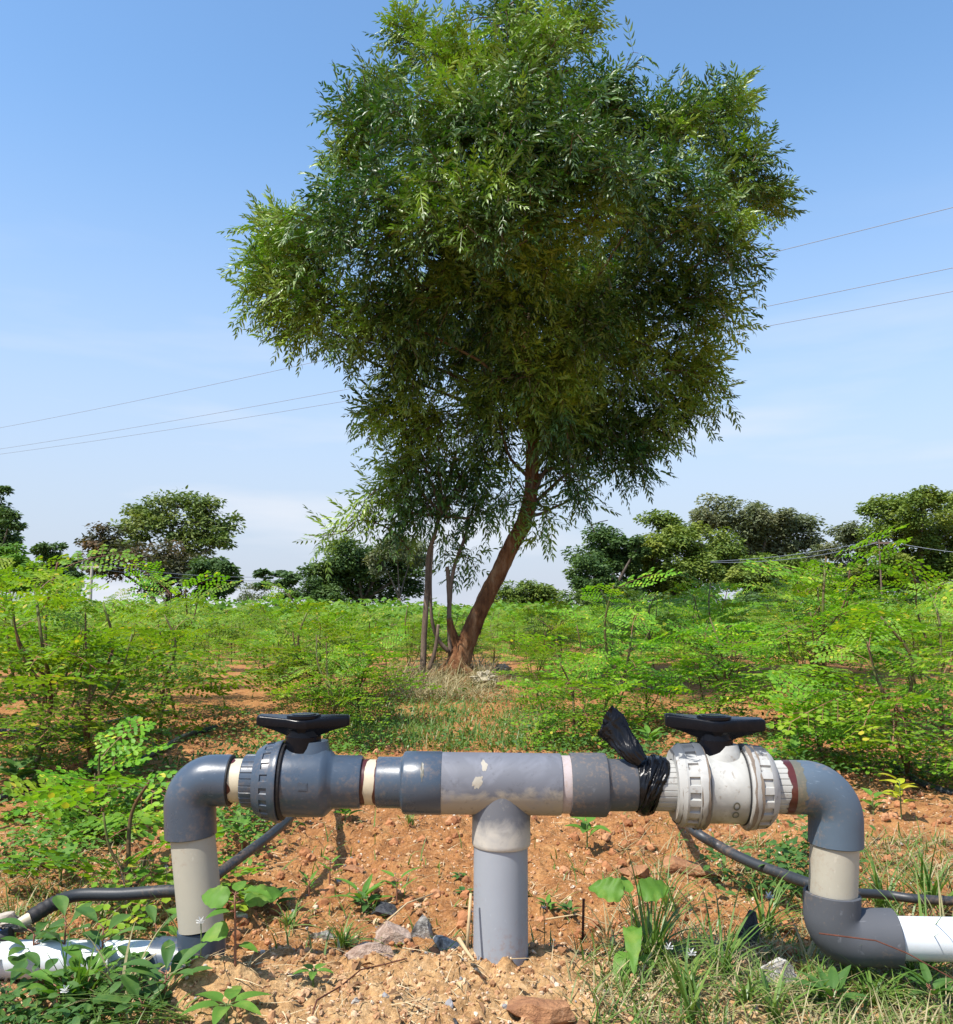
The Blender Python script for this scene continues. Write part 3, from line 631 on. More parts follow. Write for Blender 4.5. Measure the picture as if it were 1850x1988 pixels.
# ------------------------------------------------------------------ hoses
def hose(name, label, pts, r, m='hose', cat='hose', wob=0.0):
    P = curve([tuple(p) for p in pts], 60)
    g_ = tube(P, r, 16); b_ = tuple(P[0]); o = obj(name, local(g_, b_), M[m], None, True, 60); o.location = b_
    return tag(o, label, cat), P
def gp(x, y, lift): return gnd(x, y, lift)
def hd(x, y, d): return at(x, y, d)
h1, _ = hose('water_hose', 'black hose rising from the soil behind the leaning left pipe to below the left valve', [hd(380, 1737, 1.66), hd(420, 1700, 1.72), hd(470, 1662, 1.80), hd(520, 1625, 1.90), hd(560, 1590, 2.02), hd(600, 1545, 2.2), gp(640, 1500, 0.01)], 0.0098)
h2, _ = hose('water_hose', 'dark hose lying from the taped end to behind the leaning left pipe', [hd(98, 1756, 1.60), hd(150, 1738, 1.63), hd(240, 1736, 1.64), hd(330, 1730, 1.65), hd(385, 1735, 1.66)], 0.0110)
tp_ = thing('hose_end', 'taped black hose end with a dirty white plug, leftmost on the ground', 'hose', tuple(hd(110, 1752, 1.58)))
P = curve([hd(118, 1748, 1.585), hd(90, 1762, 1.57), hd(58, 1782, 1.55)], 16)
obj('taped_sleeve', local(tube(P, [0.0125 + 0.0008 * math.sin(k * 2.1) for k in range(len(P))], 20), tp_.location), M['seal'], tp_, True, 50)
P = curve([hd(60, 1781, 1.551), hd(44, 1789, 1.545), hd(34, 1796, 1.54)], 8)
obj('plug', local(tube(P, np.linspace(0.010, 0.0075, len(P)), 14), tp_.location), M['cream'], tp_, True, 50)
h3, _ = hose('water_hose', 'dark grey hose curving down from under the right valve to the right riser', [gp(1290, 1560, 0.02), hd(1335, 1602, 2.05), hd(1400, 1645, 1.95), hd(1460, 1675, 1.88), hd(1520, 1697, 1.82), hd(1575, 1716, 1.76), hd(1640, 1728, 1.73)], 0.0108)
h4, _ = hose('water_hose', 'dark hose lying in dry grass right of the right riser', [hd(1655, 1733, 1.74), hd(1720, 1737, 1.76), hd(1780, 1745, 1.74), hd(1900, 1752, 1.74)], 0.0085)
lines = [([(-60, 1580), (60, 1540), (150, 1520), (255, 1490)], 'black drip line under the leaves at the far left'),
         ([(255, 1490), (310, 1462), (360, 1440), (420, 1418)], 'black drip line rising over red soil left of the left valve handle'),
         ([(-40, 1428), (60, 1424), (150, 1415), (260, 1400), (330, 1385)], 'thin black drip line behind the two nearest left saplings'),
         ([(1745, 1500), (1800, 1530), (1900, 1560)], 'black drip line on soil at the right edge above the white pipe'),
         ([(1200, 1330), (1260, 1340), (1330, 1350)], 'short piece of drip line on dark soil behind the right valve')]
for pts, lab in lines:
    hose('drip_line', lab, [gp(x, y, 0.012) for x, y in pts], 0.011, cat='drip line')
# blue scrap and dirty sack at the left edge
M['blue'] = plastic('blue_plastic', (0.01, 0.10, 0.42), 0.25, dirt_amt=0.2)
M['sack'] = plastic('dirty_grey_sheet', (0.42, 0.36, 0.29), 0.6, dirt=(0.2, 0.15, 0.1), dirt_amt=0.9)
def crumple(name, label, cat, c, rx, ry, rz, m, amp=0.3, sub_=3, seedv=1):
    q = ico(sub_); v = q.V.copy()
    n = fbm(v[:, 0] * 2 + seedv, v[:, 1] * 2 + v[:, 2] * 1.7 + seedv, 1.3, 3, seedv, 0.6)
    q.V = v * (1 + amp * n[:, None] * 2) * np.array([rx, ry, rz]); o = obj(name, q, M[m], None, False); o.location = tuple(c)
    return tag(o, label, cat)
crumple('plastic_sheet', 'dirty grey plastic sheet crumpled at the left edge beside the hose end', 'plastic sheet', hd(-12, 1800, 1.56), 0.05, 0.03, 0.017, 'sack', 0.5, 4, 3)
bt = thing('plastic_bottle', 'blue plastic bottle end with dark cap poking in at the left edge', 'bottle', tuple(hd(-20, 1830, 1.52)))
P = curve([hd(-110, 1850, 1.50), hd(-20, 1832, 1.52), hd(4, 1822, 1.522)], 12)
obj('bottle_body', local(tube(P, np.interp(np.linspace(0, 1, len(P)), [0, 0.7, 0.93, 1], [0.026, 0.026, 0.018, 0.013]), 24), bt.location), M['blue'], bt, True, 50)
P = [hd(4, 1822, 1.522), hd(14, 1818, 1.523), hd(22, 1815, 1.524)]
obj('cap', local(tube(P, 0.013, 20), bt.location), M['seal'], bt, True, 40)

# ------------------------------------------------------------------ rocks
def rock(label, x, y, w_, h_, m, seedv, sub_=3, name='rock', depth=None, yaw=0.0):
    p = gnd(x, y); s = p.y / F * (0.8 if x < 900 else 1.0)
    q = ico(sub_); v = q.V.copy()
    pl = rng.normal(size=(14, 3)); pl /= np.linalg.norm(pl, axis=1, keepdims=True)
    for n_ in pl:
        d = v @ n_; lim = 0.40 + 0.25 * rng.random(); over = np.maximum(d - lim, 0); v = v - over[:, None] * n_
    v = v * 1.45 + 0.07 * np.column_stack([fbm(v[:, 0] * 4 + k, v[:, 1] * 4 + v[:, 2] * 3, 1.0, 3, seedv + k) for k in range(3)])
    q.V = v * np.array([w_ * s, (depth or w_ * 0.7) * s, h_ * s]); o = obj(name, q, M[m], None, False)
    o.location = (p.x, p.y, p.z + h_ * s * 0.15); o.rotation_euler = (0.1, 0.15, yaw)
    return tag(o, label, 'rock')
rock('split white and grey rock with a dark shaded top left of the central riser', 822, 1808, 24, 38, 'rock', 5, 4)
rock('small speckled white rock touching the straw beside the central riser', 872, 1842, 38, 20, 'rock', 15, 4)
rock('pinkish flat rock left of the split white rock', 762, 1822, 55, 30, 'pinkrock', 25, 4)
rock('dusty pink lump in front of the flat pinkish rock', 715, 1855, 50, 26, 'pinkrock', 35, 4)
rock('round dark bluish stone topmost of the pile left of the riser', 798, 1760, 20, 16, 'darkrock', 45, 3)
rock('dark flat stone in shade left of the round bluish stone', 745, 1775, 34, 15, 'darkrock', 55, 3)
rock('pale cream stone behind the grass tuft left of the rock pile', 625, 1822, 26, 18, 'whiterock' if 'whiterock' in M else 'rock', 65, 3)
rock('black upright rock in the grass left of the right riser', 1452, 1835, 24, 34, 'darkrock', 75, 4)
rock('speckled grey rock beside the foot of the right riser', 1512, 1905, 42, 34, 'rock', 85, 4)
rock('pale broken stone behind the foot of the leaning left pipe', 465, 1782, 20, 14, 'rock', 95, 3)
rock('small white stone on the gravel left of the thin twig', 690, 1945, 14, 9, 'rock', 105, 3)
rock('orange clod near the right valve shadow', 1232, 1700, 34, 16, 'redrock', 115, 3)
rock('large ochre clod beneath the right valve', 1345, 1695, 44, 18, 'redrock', 125, 3)
rock('round brown clod at the bottom edge below the riser', 1050, 1975, 70, 34, 'redrock', 135, 4)
rock('flat reddish clod on tilled soil between left valve and riser', 690, 1690, 26, 9, 'redrock', 145, 3)
rock('dark wedge stone half buried on the gravel right of the small white stone', 885, 2000 - 12, 10, 8, 'darkrock', 155, 3)
K = 3200; q = ico(1); q.V *= 1 + 0.16 * rng.normal(size=(len(q.V), 1))
d = 1.6 + 3.4 * rng.random(K); x = (rng.random(K) - 0.5) * 1.1 * d; s = 0.004 + 0.011 * rng.random(K) ** 3
M['clod'] = island_mat('soil_clod', [(0.0, (0.24, 0.10, 0.045)), (0.6, (0.40, 0.18, 0.08)), (1.0, (0.48, 0.25, 0.13))])
tag(obj('soil_clods', q.many(np.column_stack([x, d, gh(x, d) + s * 0.3]), rand_rot(K), s), M['clod']), 'crumbled clods of red tilled soil', kind='stuff')

# ------------------------------------------------------------------ leaves
def leaflet(L_, W_, bend=0.0, droop=0.0, fold=0.12, shape=((0.0, 0.0), (0.3, 1.0), (0.65, 0.78), (1.0, 0.0))):
    V = []; Fs = []
    mid = [(t * L_, bend * L_ * math.sin(math.pi * t * 0.5) ** 2, -droop * L_ * t * t) for t, _ in shape]
    V.append(mid[0]); ids = [(0,)]
    for k in range(1, len(shape) - 1):
        t, w_ = shape[k]; x, y, z = mid[k]; h = w_ * W_ * 0.5
        b = len(V); V += [(x, y + h, z + fold * h), (x, y, z), (x, y - h, z + fold * h)]; ids.append((b, b + 1, b + 2))
    b = len(V); V.append(mid[-1]); ids.append((b,))
    f = ids[1]; Fs += [(0, f[1], f[0]), (0, f[2], f[1])]
    for k in range(1, len(ids) - 2):
        p, n_ = ids[k], ids[k + 1]; Fs += [(p[0], p[1], n_[1], n_[0]), (p[1], p[2], n_[2], n_[1])]
    p = ids[-2]; Fs += [(p[0], p[1], b), (p[1], p[2], b)]
    return G(V, Fs)
def flat_leaflet(L_, W_, droop=0.1):
    return G([(0, 0, 0), (0.3 * L_, 0.42 * W_, 0.03 * L_), (0.7 * L_, 0.5 * W_, -droop * L_ * 0.5), (L_, 0, -droop * L_), (0.7 * L_, -0.5 * W_, -droop * L_ * 0.5), (0.3 * L_, -0.42 * W_, 0.03 * L_)], [(0, 5, 2, 1), (5, 4, 3, 2)] if False else [(0, 5, 4, 3), (0, 3, 2, 1)])
def strip(P, w_):
    P = np.asarray(P, float); n = len(P); side = np.array((0, w_ / 2, 0)); V = np.vstack([P - side, P + side])
    return G(V, [(i, i + 1, n + i + 1, n + i) for i in range(n - 1)])

def neem_leaf(n=6, L_=0.22, seedv=0):
    r_ = np.random.default_rng(seedv); gs = []; ts = np.linspace(0.22, 0.95, n)
    rp = lambda t: np.array((L_ * t, 0, -0.22 * L_ * t * t))
    gs.append(strip([rp(t) for t in np.linspace(0, 1, 4)], 0.0022))
    for t in ts:
        for sgn in (1, -1):
            l_ = 0.056 * (0.75 + 0.5 * math.sin(math.pi * t)) * r_.uniform(0.85, 1.15)
            lf = leaflet(l_, l_ * 0.31, bend=-0.24 * sgn, droop=0.30, fold=0.25, shape=((0, 0), (0.22, 0.85), (0.48, 1.0), (0.76, 0.6), (1, 0)))
            a = sgn * R(70 - 22 * t + r_.uniform(-8, 8)); dirv = np.array([[math.cos(a), math.sin(a), -0.22 + r_.uniform(-0.3, 0.3)]])
            A = frames(dirv, np.array([sgn * -0.35 + r_.uniform(-0.5, 0.5)]))
            gs.append(lf.many(np.array([rp(t)]), A, [1.0]))
    lf = leaflet(0.055, 0.015, droop=0.3, fold=0.2); gs.append(lf.xf(rp(1.0)))
    return G.join(gs)

# ------------------------------------------------------------------ the neem tree
TD = 6.8
tree = thing('neem_tree', 'large leaning neem tree with a dense dark green crown and red-brown trunk', 'tree', tuple(at(890, 1300, TD)))
TO = tuple(tree.location)
def bark_tube(P, rad, seg=26, amp=0.05, f=14.0, seedv=3):
    P = np.asarray([tuple(p) for p in P]); g_ = tube(P, rad, seg); n = len(P); a = np.tile(np.arange(seg), n); i = np.repeat(np.arange(n), seg)
    ctr = np.repeat(P, seg, axis=0); dv = g_.V - ctr
    nn = fbm(a * f / seg * 1.0, i * 0.55, 1.0, 3, seedv, 0.6) + 0.6 * vnoise(np.cos(a * 2 * math.pi / seg) * 2 + i * 0.12, np.sin(a * 2 * math.pi / seg) * 2, seedv + 5)
    g_.V = ctr + dv * (1 + amp * 2.6 * nn)[:, None]; return g_
tp = curve([at(868, 1330, TD), at(888, 1291, TD), at(911, 1234, TD), at(938, 1171, TD), at(968, 1112, TD), at(992, 1061, TD), at(1017, 1014, TD), at(1031, 951, TD), at(1033, 856, TD + 0.05), at(1030, 780, TD + 0.1), at(1020, 680, TD + 0.15), at(1010, 560, TD + 0.2)], 90)
tr = np.interp(tp[:, 2], [at(1000, yy_, TD).z for yy_ in (1325, 1290, 1250, 1200, 1100, 1000, 900, 780, 600)], [0.125, 0.092, 0.072, 0.066, 0.062, 0.058, 0.050, 0.045, 0.034])
tg = [bark_tube(tp, tr, 30, 0.06)]
tg.append(bark_tube(curve([at(905, 1285, TD), at(880, 1235, TD), at(872, 1200, TD - 0.03)], 12), np.linspace(0.05, 0.022, 12), 14, 0.06, 8))
for k in range(7):
    a = k * 0.9 + 0.3; b0 = tp[5]; e0 = np.array((b0[0] + 0.30 * math.cos(a), b0[1] + 0.30 * math.sin(a), 0)); e0[2] = ghf(e0[0], e0[1]) - 0.03
    tg.append(bark_tube(curve([tp[9], (tp[3] * 0.4 + e0 * 0.6) + np.array((0, 0, 0.045)), e0], 10), np.linspace(0.045, 0.012, 10), 10, 0.06, 6))
obj('trunk', local(G.join(tg), TO), M['bark'], tree, True)
def stemobj(pts, r0, r1, lab=None, m='paleb'):
    P = curve([at(x, y, TD + dd) for x, y, dd in pts], 30); o_ = obj('side_stem', local(bark_tube(P, np.linspace(r0, r1, len(P)), 12, 0.05, 6), TO), M[m], tree, True)
    if lab: o_['label'] = lab
stemobj([(820, 1315, -0.1), (823, 1240, -0.1), (829, 1150, -0.1), (832, 1080, -0.1), (846, 1030, -0.1), (864, 960, -0.1), (885, 880, 0)], 0.026, 0.011, 'straight pale side stem left of the trunk')
stemobj([(875, 1275, 0), (872, 1210, 0), (874, 1150, 0), (882, 1100, 0), (900, 1050, 0), (920, 980, 0.1)], 0.022, 0.010)
stemobj([(870, 1265, -0.02), (850, 1240, -0.05), (838, 1200, -0.1), (836, 1130, -0.1), (840, 1060, -0.1)], 0.018, 0.008)
stemobj([(833, 1300, -0.12), (845, 1260, -0.12), (851, 1212, -0.12)], 0.017, 0.012, 'short cut stub between the side stem and the trunk')
stemobj([(872, 1170, 0), (870, 1120, 0), (868, 1100, 0)], 0.018, 0.015)

blobs = [  # x, y, rx, ry, depth offset, weight
    (1020, 120, 150, 115, -0.3, 1.1), (880, 120, 90, 80, -0.4, 0.6), (800, 70, 38, 50, -0.2, 0.22), (1000, 40, 90, 55, 0.1, 0.4), (1130, 50, 55, 60, 0.1, 0.3),
    (1160, 210, 120, 100, -0.5, 0.9), (880, 250, 160, 120, -1.2, 1.3), (735, 240, 90, 80, -0.7, 0.55), (1020, 260, 170, 120, -1.4, 1.4), (690, 300, 60, 60, -0.5, 0.28), (760, 170, 50, 45, -0.3, 0.2),
    (1290, 240, 100, 85, -0.4, 0.6), (1390, 220, 75, 70, -0.1, 0.45), (1440, 170, 30, 28, 0, 0.08), (1420, 320, 80, 85, -0.2, 0.6), (1490, 385, 62, 36, 0.0, 0.25),
    (750, 420, 150, 115, -1.2, 1.2), (600, 480, 100, 85, -0.6, 0.75), (525, 530, 50, 85, -0.4, 0.42), (545, 440, 45, 40, -0.3, 0.22), (620, 590, 105, 75, -0.6, 0.65), (560, 620, 50, 35, -0.4, 0.15),
    (930, 400, 150, 110, -1.5, 1.1), (1100, 370, 170, 110, -1.2, 1.2), (1270, 380, 140, 110, -0.8, 1.0), (1390, 470, 85, 80, -0.3, 0.55),
    (1340, 590, 115, 95, -0.2, 0.8), (1210, 560, 140, 110, -0.2, 0.9), (1060, 560, 150, 110, 0.5, 1.0), (880, 540, 130, 100, -0.8, 0.9), (740, 610, 120, 85, -0.7, 0.75),
    (1340, 715, 82, 75, 0.0, 0.5), (1220, 720, 125, 95, -0.1, 0.8), (1060, 720, 130, 100, 0.7, 0.9), (920, 680, 110, 90, 0.1, 0.7), (800, 700, 90, 75, -0.3, 0.5),
    (1180, 840, 105, 60, 0.1, 0.55), (1090, 850, 80, 60, 0.2, 0.45), (1265, 820, 60, 60, 0.0, 0.28), (1110, 935, 45, 32, -0.2, 0.13), (1220, 895, 45, 32, 0.0, 0.12), (1320, 785, 40, 45, 0, 0.15),
    (1090, 540, 150, 120, 1.2, 1.2), (980, 640, 120, 110, 1.1, 1.0), (1180, 640, 130, 120, 1.1, 1.0), (1100, 780, 120, 80, 0.9, 0.7), (940, 500, 130, 100, 1.0, 0.8), (1240, 460, 120, 100, 0.9, 0.7), (820, 600, 110, 90, 0.5, 0.6),
    (1000, 590, 120, 100, -0.5, 0.8), (1050, 710, 110, 90, -0.4, 0.7), (1010, 470, 130, 90, -0.9, 0.7), (1090, 810, 75, 55, -0.3, 0.35), (1130, 620, 90, 90, -0.5, 0.5), (960, 760, 70, 60, -0.3, 0.35),
    (760, 795, 78, 55, -0.2, 0.35), (850, 820, 95, 65, -0.2, 0.5), (960, 830, 70, 60, 0.2, 0.3), (805, 905, 88, 52, -0.2, 0.4), (905, 920, 78, 48, -0.1, 0.32), (750, 965, 62, 36, -0.2, 0.18), (825, 985, 70, 36, -0.1, 0.2),
    (700, 1005, 40, 18, -0.2, 0.05), (650, 1030, 35, 12, -0.2, 0.022), (930, 990, 55, 32, 0.0, 0.12), (1055, 1000, 30, 38, -0.2, 0.06), (1000, 955, 40, 38, -0.25, 0.08), (870, 1050, 28, 34, 0, 0.03), (905, 1080, 28, 22, 0, 0.03)]
templates = [neem_leaf(5, 0.24, 1), neem_leaf(4, 0.19, 2), neem_leaf(5, 0.26, 3)]
LP = [[], [], []]; LD = [[], [], []]; LS = [[], [], []]; twigs = []; limbs = []
cc_ = np.array(tuple(at(1010, 560, TD)))
limb_tips = []
NT = 3500; wsum = sum(b[5] for b in blobs)
for bi, (bx, by, rx, ry, dd, wt) in enumerate(blobs):
    c = np.array(tuple(at(bx, by, TD + dd))); sx = rx / F * TD; sz = ry / F * TD; sy = 0.5 * (sx + sz) * 1.0
    # limb from the trunk towards this clump
    j = int(np.clip((1050 - by) / 900 * 0.40 + 0.55 + rng.uniform(-0.07, 0.05), 0.55, 0.99) * (len(tp) - 1)); s0 = tp[j]
    if limb_tips and by < 780 and rng.random() < 0.7:
        near_ = min(limb_tips, key=lambda q_: np.linalg.norm(q_ - c)); s0 = near_ if np.linalg.norm(near_ - c) < np.linalg.norm(s0 - c) * 0.9 else s0
    if by > 780 and bx < 1000: s0 = np.array(tuple(at(860, 1000, TD - 0.1)))
    if wt > 0.1:
        thick = 0.55 if any(s0 is q_ for q_ in limb_tips) else 1.0
        midp = (s0 + c) / 2 + np.array((0, 0, 0.12 * np.linalg.norm(c - s0))) * (1 if by < 600 else -0.2)
        midp = midp + rng.normal(size=3) * 0.10 * np.linalg.norm(c - s0)
        P = curve([s0, midp, c + (c - s0) * 0.1], 14); P += rng.normal(size=P.shape) * 0.008 * np.linspace(0, 1, 14)[:, None]; limb_tips += [P[6], P[10]]
        limbs.append(tube(P, 0.62 * thick * np.linspace(0.024 + 0.012 * min(1, wt), 0.007, 14), 7))
    n = max(3, int(NT * wt / wsum))
    for k in range(n):
        v = rng.normal(size=3); v /= np.linalg.norm(v); rr = rng.random() ** 0.5
        p = c + v * rr * np.array((sx, sy, sz)) * (0.78 + 0.25 * (rng.random() < 0.12))
        outw = (p - cc_); outw /= np.linalg.norm(outw) + 1e-6
        dvec = outw * 0.75 + v * 0.5 + rng.normal(size=3) * 0.35 + np.array((0, 0, 0.28)); dvec /= np.linalg.norm(dvec)
        tl_ = rng.uniform(0.13, 0.27) * (0.75 + 0.25 * min(1, rx / 90)); q0 = p - dvec * tl_ * 0.7
        q1 = p + dvec * tl_ * 0.15 + np.array((0, 0, -0.02)); q2 = p + dvec * tl_ * 0.5 + np.array((0, 0, -0.10 * tl_ / 0.2))
        if rng.random() < 0.8: twigs.append(tube([q0, q1, q2], [0.0045, 0.003, 0.0015], 3, cap=False))
        nl = rng.integers(5, 8)
        for m_ in range(nl):
            t = (m_ + rng.random() * 0.6) / nl; pos = q0 + (q1 - q0) * min(1, t * 1.6) if t < 0.62 else q1 + (q2 - q1) * (t - 0.62) / 0.38
            ph_ = m_ * 2.4 + rng.random(); sidev = np.cross(dvec, (0, 0, 1.0)); sidev /= np.linalg.norm(sidev) + 1e-6; upv = np.cross(sidev, dvec)
            ld_ = dvec * (0.35 + 0.6 * t) + (sidev * math.cos(ph_) + upv * math.sin(ph_)) * 0.85 + np.array((0, 0, -0.16 + 0.38 * rng.normal()))
            w_ = rng.integers(0, 3); LP[w_].append(pos); LD[w_].append(ld_); LS[w_].append(rng.uniform(0.62, 1.02))
gs = []
for w_ in range(3):
    D_ = np.array(LD[w_]); gs.append(templates[w_].many(np.array(LP[w_]), frames(D_, rng.normal(size=len(D_)) * 0.5), np.array(LS[w_])))
print('neem leaves', sum(len(a) for a in LP))
obj('crown', local(G.join(gs), TO), M['neem'], tree)
obj('branches', local(G.join(limbs + twigs), TO), M['twig'], tree)
# bare hanging twig and long thin branch on the left
bt_ = []
bt_.append(tube(curve([at(1120, 940, 6.6), at(1128, 985, 6.6), at(1148, 1020, 6.6), at(1155, 1035, 6.6)], 14), np.linspace(0.006, 0.003, 14), 5))
bt_.append(tube([at(1148, 1020, 6.6), at(1165, 1013, 6.6), at(1180, 1010, 6.6)], 0.003, 4))
bt_.append(tube(curve([at(800, 1075, 6.7), at(760, 1030, 6.7), at(700, 1010, 6.6), at(660, 1035, 6.6), at(600, 1040, 6.6)], 24), np.linspace(0.009, 0.003, 24), 5))
for q_ in bt_: obj('bare_twig', local(q_, TO), M['twig'], tree)

# ------------------------------------------------------------------ moringa saplings
ML = flat_leaflet(0.021, 0.0140, 0.12)
def moringa_frond(L_=0.34, seedv=0, big=1.0):
    """bipinnate leaf lying along +x, roughly flat, tip drooping"""
    r_ = np.random.default_rng(seedv); P = []; D_ = []; S_ = []; ribs = []
    rp = lambda t: np.array((L_ * t, 0.03 * L_ * math.sin(3 * t), -0.26 * L_ * t * t))
    ribs.append(strip([rp(t) for t in np.linspace(0, 1, 5)], 0.0028))
    n = 6; ts = np.linspace(0.18, 0.93, n)
    for t in ts:
        pl = L_ * 0.50 * (1.0 - 0.72 * abs(t - 0.30)) * (1 - 0.45 * t) * r_.uniform(0.85, 1.1)
        for sgn in (1, -1):
            a = sgn * R(62 - 18 * t + r_.uniform(-7, 7)); dv = np.array((math.cos(a), math.sin(a), r_.uniform(-0.25, 0.05))); b0 = rp(t)
            q = lambda u: b0 + dv * pl * u + np.array((0, 0, -0.12 * pl * u * u))
            ribs.append(strip([q(0), q(0.5), q(1)], 0.0016))
            m = max(3, int(pl / 0.019 / big)); us = np.linspace(0.2, 0.95, m)
            for u in us:
                for s2 in (1, -1):
                    aa = a + s2 * R(68); P.append(q(u)); D_.append((math.cos(aa), math.sin(aa), r_.uniform(-0.22, 0.12))); S_.append(r_.uniform(0.75, 1.1) * big)
            P.append(q(1)); D_.append(tuple(dv)); S_.append(1.0 * big)
    P.append(rp(1)); D_.append((1, 0, -0.3)); S_.append(1.1)
    g1 = ML.many(np.array(P), frames(np.array(D_), r_.normal(size=len(P)) * 0.22), np.array(S_))
    return g1, G.join(ribs).mat(1)
fronds = [G.join(list(moringa_frond(0.34, s, 1.0))) for s in (1, 2, 3, 4)]
fronds_big = [G.join(list(moringa_frond(0.30, s, 1.5))) for s in (5, 6)]

def moringa_meshes(h, seedv, branches=3, nf=22, low=True, bare=0.0, big=False, lean=0.05):
    """returns stem soup and foliage soup of a sapling of height h, root at the origin"""
    r_ = np.random.default_rng(seedv); stems = []; FP = []; FD = []; FS = []
    mainp = curve([(0, 0, -0.02), (r_.normal() * lean * h, r_.normal() * lean * h, h * 0.35), (r_.normal() * lean * h, r_.normal() * lean * h, h * 0.68), (r_.normal() * lean * 1.6 * h, r_.normal() * lean * h, h * 0.93)], 18)
    stems.append(tube(mainp, np.linspace(0.0075, 0.0035, len(mainp)) * (0.6 + h * 0.8), 7)); axes = [(mainp, 0.22 + bare, 1.0)]
    for b in range(branches):
        t0 = r_.uniform(0.08, 0.55); i0 = int(t0 * (len(mainp) - 1)); s0 = mainp[i0]; a = r_.uniform(0, 2 * math.pi); ln = h * r_.uniform(0.35, 0.62) * (1 - t0 * 0.5)
        o = np.array((math.cos(a), math.sin(a), 0.0)); e_ = s0 + o * ln * 0.42 + np.array((0, 0, ln * 0.95)); mpt = s0 + o * ln * 0.30 + np.array((0, 0, ln * 0.42))
        bp = curve([s0, mpt, e_], 10); stems.append(tube(bp, np.linspace(0.0048, 0.0026, len(bp)) * (0.6 + h * 0.8), 6)); axes.append((bp, 0.25, 0.85))
    if low:
        for k in range(5):
            s0 = mainp[1 + k % 4]; a = r_.uniform(0, 6.28); FP.append(s0); FD.append((math.cos(a), math.sin(a), 0.25)); FS.append(r_.uniform(0.45, 0.75))
    tot = sum(w_ for _, _, w_ in axes)
    for pth, tmin, w_ in axes:
        n = max(3, int(nf * w_ / tot)); a = r_.uniform(0, 6.28)
        for k in range(n):
            t = tmin + (1 - tmin) * (k + 0.5) / n; p = pth[int(min(len(pth) - 1, t * (len(pth) - 1) + 0.5))]; a += 2.4 + r_.normal() * 0.3
            FP.append(p); el = 0.12 + 0.75 * max(0, t - 0.6) / 0.4; FD.append((math.cos(a), math.sin(a), el + r_.normal() * 0.12)); FS.append((0.62 + 0.55 * math.sin(math.pi * min(1, t * 0.85))) * r_.uniform(0.8, 1.15) * min(1.15, 0.55 + h * 0.6))
    FP = np.array(FP); FD = np.array(FD); FS = np.array(FS); tp_f = fronds_big if big else fronds; pick = r_.integers(0, len(tp_f), len(FP)); gg_ = []
    for k in range(len(tp_f)):
        mk = pick == k
        if mk.any(): gg_.append(tp_f[k].many(FP[mk], frames(FD[mk], r_.normal(size=mk.sum()) * 0.22), FS[mk]))
    return G.join(stems), G.join(gg_)
protos = {}
def sapling(label, x, y, h, seedv=0, group='moringa saplings in the field', pk=None, rz=None, pos=None, **kw):
    p = pos if pos is not None else gnd(x, y)
    key = pk or ('u', seedv)
    if key not in protos:
        st, fo = moringa_meshes(1.0 if pk else h, seedv, **kw); protos[key] = None
        t = thing('moringa_sapling', label, 'sapling', tuple(p), group, rz or 0.0)
        s_ = obj('stem', st, M['stem'], t, True); f_ = obj('foliage', fo, [M['moringa'], M['rstem']], t); protos[key] = (s_.data, f_.data)
        if pk: t.scale = (h, h, h)
        return t
    t = thing('moringa_sapling', label, 'sapling', tuple(p), group, rz if rz is not None else random.uniform(0, 6.28))
    t.scale = (h, h, h) if pk else (1, 1, 1)
    for nm, me in zip(('stem', 'foliage'), protos[key]):
        o_ = bpy.data.objects.new(nm, me); C.objects.link(o_); o_.parent = t
    return t
def hgt(base_y, top_y):
    d = gnd(925, base_y).y; return CAMZ + (HY - top_y) / F * d + 0.03
